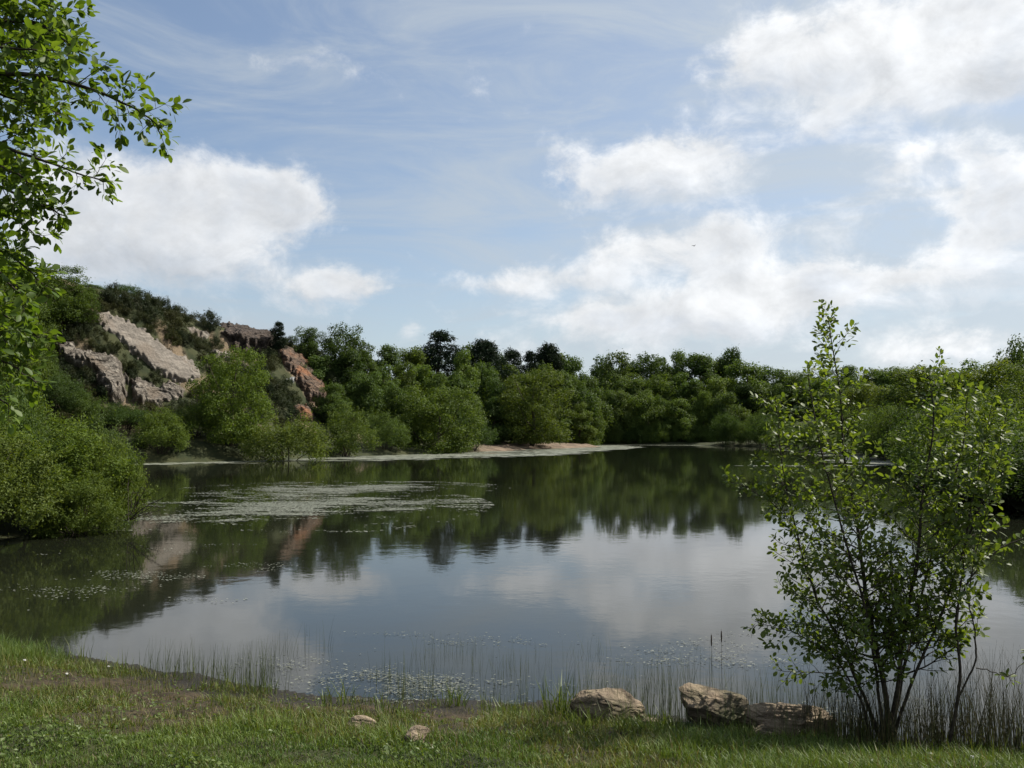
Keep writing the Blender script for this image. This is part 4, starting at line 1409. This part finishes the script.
def along(sh, tb, path, r0, r1, starts, every, blen, level=1, lift=0.3, sides=8, step=0.03, origin=root, spread=0.8):
    """a main stem through seen points with side branches; starts = fraction where branching begins"""
    rs = sh.rs
    pts = np.array([P(px, py, Y) for px, py, Y in path]) - origin
    c = spline(pts, 36)
    wob = np.cumsum(rs.normal(size=(36, 3)) * 0.0035, axis=0)
    wob[:4] = 0
    c = c + wob - wob * 0
    tb.add(c, np.linspace(r0, r1, 36) , sides)
    seg = np.r_[0, np.cumsum(np.linalg.norm(np.diff(c, axis=0), axis=1))]
    L = seg[-1]
    s = L * starts
    ph = rs.uniform(0, 6.28)
    while s < L:
        k = min(np.searchsorted(seg, s, 'right') - 1, 34)
        f = (s - seg[k]) / (seg[k + 1] - seg[k] + 1e-9)
        p = c[k] + (c[k + 1] - c[k]) * f
        T = unit(c[k + 1] - c[k])
        ph += 2.4 + rs.normal() * .5
        rr = unit(np.cross(T, [0.2, 0.9, 0.3]))
        o = rr * math.cos(ph) + np.cross(T, rr) * math.sin(ph)
        tt = (s / L - starts) / (1 - starts)
        l2 = blen * rs.uniform(0.55, 1.15) * (1 - 0.62 * tt)
        rad = (r0 + (r1 - r0) * s / L) * 0.5
        sh.branch(tb, p, unit(T * (1 - spread * .5) + o * spread), l2, max(rad, 0.0022), level, lift, step)
        s += every * rs.uniform(0.7, 1.4)
    sh.leaves_on(c[-9:], 0.1, step)


STEMS = [
    ([(887, 742, Y0), (886, 690, Y0), (876, 640, Y0 + .02), (868, 580, Y0 + .05), (861, 520, Y0 + .1), (848, 450, Y0 + .1), (846, 390, Y0 + .15), (834, 314, Y0 + .15)], .021, .003, .24, .10, .42),
    ([(889, 742, Y0), (894, 690, Y0 - .03), (904, 620, Y0 - .06), (914, 560, Y0 - .1), (920, 490, Y0 - .1), (931, 420, Y0 - .15), (926, 372, Y0 - .15)], .018, .003, .26, .10, .42),
    ([(881, 742, Y0), (862, 690, Y0 + .05), (840, 640, Y0 + .15), (815, 590, Y0 + .2), (798, 530, Y0 + .25), (786, 470, Y0 + .3), (782, 402, Y0 + .3)], .014, .003, .26, .09, .42),
    ([(872, 742, Y0), (856, 690, Y0 - .1), (832, 655, Y0 - .2), (800, 634, Y0 - .25), (757, 624, Y0 - .3)], .009, .002, .35, .08, .22),
    ([(890, 741, Y0), (903, 680, Y0 + .1), (922, 600, Y0 + .2), (943, 520, Y0 + .3), (962, 450, Y0 + .3), (972, 386, Y0 + .35)], .014, .003, .3, .11, .36),
    ([(892, 741, Y0), (915, 670, Y0 - .1), (945, 600, Y0 - .1), (968, 530, Y0 - .05), (988, 470, Y0), (1002, 412, Y0)], .012, .003, .35, .11, .30),
    ([(799, 535, Y0 + .25), (780, 508, Y0 + .2), (755, 488, Y0 + .15), (728, 476, Y0 + .1)], .004, .0015, .3, .08, .12),
    ([(884, 742, Y0), (876, 680, Y0 - .15), (862, 600, Y0 - .25), (838, 520, Y0 - .3), (818, 450, Y0 - .35), (806, 380, Y0 - .35)], .012, .003, .26, .10, .42),
]
for path, r0, r1, st0, ev, bl in STEMS:
    tb = Tubes()
    along(sh, tb, path, r0, r1, st0 * .70, ev * 0.36, bl * 1.2, step=0.0185, spread=0.98)
    link('stem', tb.mesh('sapling_stem', M['dark_bark']), sap)
link('foliage', sh.mesh('sapling_foliage', M['sapling_leaf']), sap)

# the thin stem that leans out of the frame on the right
root2 = hit(946, 752)
Y2 = root2[1]
sap2 = thing('sapling', 'thin dark sapling stem leaning away from the larger sapling, mostly bare', 'sapling', root2)
sh2 = Shoots(9, 0.058)
for path, r0, r1, st0, ev, bl in [
        ([(946, 752, Y2), (957, 710, Y2), (961, 670, Y2), (957, 620, Y2 + .05), (970, 580, Y2 + .1), (998, 552, Y2 + .1), (1032, 536, Y2 + .1)], .013, .003, .45, .16, .22),
        ([(960, 695, Y2), (975, 660, Y2 - .05), (976, 630, Y2 - .1), (969, 590, Y2 - .1), (985, 520, Y2 - .1), (1002, 450, Y2 - .1)], .007, .002, .35, .13, .24),
        ([(976, 668, Y2 - .05), (1004, 672, Y2 - .1), (1030, 648, Y2 - .1)], .004, .0015, .6, .3, .08),
        ([(957, 622, Y2 + .05), (963, 560, Y2 + .1), (975, 480, Y2 + .15), (988, 405, Y2 + .2)], .007, .002, .3, .12, .26)]:
    tb = Tubes()
    along(sh2, tb, path, r0, r1, st0 * .8, ev * .6, bl * 1.2, origin=root2, step=0.018)
    link('stem', tb.mesh('thin_stem', M['dark_bark']), sap2)
link('foliage', sh2.mesh('thin_foliage', M['sapling_leaf']), sap2)

# the tree whose branches hang in from the left
tx, ty = -4.3, 5.0
troot = np.array([tx, ty, zt(tx, ty)])
lt = thing('overhanging_tree', 'leafy tree whose bright green branches hang into the sky over the bank', 'tree', troot)
sh3 = Shoots(13, 0.057)
tb = Tubes()
trunk = spline([[0, 0, -0.2], [0.05, -0.05, 1.2], [0.2, -0.1, 2.6], [0.3, -0.1, 4.2], [0.45, -0.2, 5.6]], 20)
tb.add(trunk, np.linspace(0.15, 0.05, 20), 10)
link('trunk', tb.mesh('overhanging_trunk', M['bark']), lt)
J = [(-265, 60), (-260, 150), (-270, 250), (-270, 350)]
LIMBS = [
    ([(-270, 90, 4.9), (-120, 70, 4.6), (-20, 72, 4.4), (50, 80, 4.3), (108, 100, 4.25), (156, 130, 4.2)], .022, .003, .25, .10, .34),
    ([(-270, 60, 4.9), (-120, 20, 4.7), (-10, 22, 4.6), (42, 28, 4.5), (82, 54, 4.45)], .018, .003, .25, .09, .36),
    ([(-270, 30, 4.9), (-120, -40, 4.7), (-20, -20, 4.6), (40, 4, 4.5), (70, 16, 4.5)], .016, .003, .25, .09, .34),
    ([(-270, 150, 4.9), (-110, 130, 4.6), (-20, 140, 4.4), (48, 164, 4.35), (104, 180, 4.3)], .018, .003, .3, .10, .28),
    ([(-270, 190, 4.9), (-110, 170, 4.5), (-20, 180, 4.3), (30, 196, 4.25), (64, 212, 4.2)], .014, .003, .25, .09, .26),
    ([(-270, 230, 4.9), (-120, 210, 4.6), (-40, 226, 4.5), (6, 250, 4.5)], .014, .003, .3, .09, .26),
    ([(-270, 290, 4.9), (-120, 270, 4.6), (-50, 290, 4.5), (0, 320, 4.5)], .014, .003, .3, .09, .24),
    ([(-270, 350, 4.9), (-120, 330, 4.6), (-60, 346, 4.5), (-8, 374, 4.5)], .012, .003, .3, .09, .22),
    ([(-270, 120, 4.9), (-140, 90, 4.9), (-60, 100, 4.9), (0, 110, 4.9), (40, 130, 4.9)], .016, .003, .25, .09, .34),
    ([(-270, 200, 4.9), (-130, 150, 4.2), (-60, 150, 4.1), (-8, 160, 4.0), (26, 178, 4.0)], .014, .003, .3, .09, .26),
    ([(-270, 60, 4.9), (-130, 40, 4.2), (-50, 52, 4.1), (10, 60, 4.0), (58, 62, 4.0)], .014, .003, .3, .09, .28),
    ([(-270, 260, 4.9), (-130, 230, 4.2), (-60, 240, 4.1), (-12, 262, 4.1), (24, 292, 4.1)], .013, .003, .3, .09, .24),
    ([(-270, 320, 4.9), (-130, 290, 4.3), (-70, 300, 4.2), (-20, 316, 4.2), (14, 345, 4.2)], .013, .003, .3, .09, .24),
    ([(-270, 380, 4.9), (-130, 350, 4.3), (-70, 370, 4.2), (-24, 384, 4.2), (8, 408, 4.2)], .012, .003, .3, .09, .22),
    ([(-270, 100, 4.9), (-130, 70, 4.6), (-40, 84, 4.6), (20, 100, 4.6), (66, 120, 4.6)], .014, .003, .22, .08, .34),
    ([(-270, 40, 4.9), (-130, 0, 4.6), (-40, 6, 4.6), (16, 14, 4.6), (60, 38, 4.6)], .014, .003, .22, .08, .34),
    ([(-270, 180, 4.9), (-130, 120, 4.7), (-50, 126, 4.7), (0, 140, 4.7), (34, 164, 4.7)], .013, .003, .22, .08, .32),
    ([(-270, 270, 4.9), (-130, 250, 4.7), (-60, 262, 4.7), (-6, 274, 4.7), (30, 300, 4.7)], .013, .003, .22, .08, .30),
    ([(-270, 210, 4.9), (-130, 190, 4.4), (-50, 204, 4.3), (4, 222, 4.3), (36, 244, 4.3)], .013, .003, .25, .09, .24),
    ([(-270, 240, 4.9), (-130, 220, 4.4), (-50, 236, 4.3), (10, 256, 4.3), (46, 284, 4.3)], .013, .003, .25, .09, .26),
    ([(-270, 300, 4.9), (-130, 280, 4.4), (-50, 300, 4.3), (10, 318, 4.3), (40, 338, 4.3)], .013, .003, .25, .09, .26),
    ([(-270, 360, 4.9), (-130, 330, 4.4), (-50, 346, 4.3), (4, 362, 4.3), (30, 384, 4.3)], .012, .003, .25, .09, .24),
    ([(-270, 10, 4.9), (-120, -90, 4.9), (-30, -60, 4.9), (10, -30, 4.9)], .016, .003, .25, .09, .34),
]
for path, r0, r1, st0, ev, bl in LIMBS:
    tb = Tubes()
    j = trunk[np.argmin(np.abs(trunk[:, 2] + troot[2] - (P(path[0][0], path[0][1], 4.9)[2] - 0.15)))]
    first = P(path[0][0], path[0][1], 4.9) - troot
    tb.add(np.array([j, (j + first) / 2, first]), [r0 * 1.3, r0 * 1.15, r0], 7)
    along(sh3, tb, path, r0, r1, st0 * .7, ev * 0.50, bl * 1.15, origin=troot, step=0.0195, lift=0.05, level=2)
    link('branch', tb.mesh('overhanging_branch', M['dark_bark']), lt)
link('foliage', sh3.mesh('overhanging_foliage', M['branch_leaf']), lt)
print('leaves', len(sh.p), len(sh2.p), len(sh3.p))

# bare twigs of the willow scrub dipping into the bay
rs = np.random.default_rng(23)
p0 = P(128, 505, 19.3)
p0[2] = 0.15
tw = thing('bare_branches', 'dark bare branches reaching from the willow scrub down to the water', 'branches', p0)
for k in range(11):
    tb = Tubes()
    e = P(rs.uniform(120, 168), rs.uniform(476, 522), 19.0 + rs.uniform(-.4, .4)) - p0
    e[2] = max(e[2], -0.12)
    mid = e * 0.55 + np.array([0, 0, 0.22 * rs.random()])
    c = spline([[rs.normal() * .1, rs.normal() * .1, 0.1], mid, e], 9)
    tb.add(c, np.linspace(0.012, 0.004, 9), 5)
    for m_ in range(3):
        s_ = c[rs.integers(4, 8)]
        tb.add(np.array([s_, s_ + rs.normal(size=3) * .10 + [0.04, 0, -.02], s_ + rs.normal(size=3) * .15 + [0.12, 0, -.06]]), [0.005, 0.004, 0.002], 4)
    link('branch', tb.mesh('bare_branch', M['dark_bark']), tw)

# dandelion clocks and daisies in the lawn
fm, t, out = mat_base('white petals')
b = t.new('ShaderNodeBsdfPrincipled')
b.inputs['Base Color'].default_value = (0.75, 0.74, 0.70, 1)
b.inputs['Roughness'].default_value = 0.8
t.l.new(b.outputs[0], out.inputs[0])
for k, (px, py, lab) in enumerate([(972, 762, 'white dandelion clock in the lawn under the thin sapling'), (66, 676, 'white flower at the edge of the long green sedge'), (108, 668, 'white flower beside the water at the muddy bank'),
                                   (24, 662, 'white flower deep in the long green sedge'), (930, 758, 'small white flower in the lawn under the larger sapling')]):
    p = hit(px, py + 5)
    o = thing('white_flower', lab, 'flower', p, 'white flowers in the grass')
    tb = Tubes()
    tb.add([[0, 0, -0.01], [0.003, 0, 0.03], [0.004, 0, 0.055]], [0.0015, 0.0013, 0.001], 5)
    link('stalk', tb.mesh('flower_stalk', M['dark_bark']), o)
    r2_ = np.random.default_rng(k)
    n = 90
    u = unit(r2_.normal(size=(n, 3)))
    u[:, 2] = np.abs(u[:, 2]) * (0.9 if k == 0 else 0.35)
    pp = np.array([0.004, 0, 0.058]) + u * (0.014 if k == 0 else 0.011)
    link('petals', leaves_mesh('flower_petals', pp, unit(u + r2_.normal(size=(n, 3)) * .3), 0.010, fm, r2_, 0.5), o)

# a far bird over the wood
bp_ = P(694, 246, 150)
bmat_, t, out = mat_base('dark feathers')
b = t.new('ShaderNodeBsdfPrincipled')
b.inputs['Base Color'].default_value = (0.03, 0.03, 0.035, 1)
b.inputs['Roughness'].default_value = 0.8
t.l.new(b.outputs[0], out.inputs[0])
tb = Tubes()
tb.add([[-.24, 0, 0], [-.14, 0, .01], [0, 0, 0], [.12, 0, .01], [.2, 0, .03], [.25, 0, .03]], [.012, .045, .06, .045, .03, .006], 8)
for sg in (-1, 1):
    tb.add([[.03, 0, .03], [.05, sg * .18, .12], [0.0, sg * .36, .13], [-.08, sg * .5, .08]], [.045, .04, .03, .006], 6)
o = link('bird', tb.mesh('bird', bmat_), None, bp_)
o.rotation_euler = (0, 0, 0.7)
tag(o, 'tiny dark bird flying among the clouds over the far wood', 'bird')
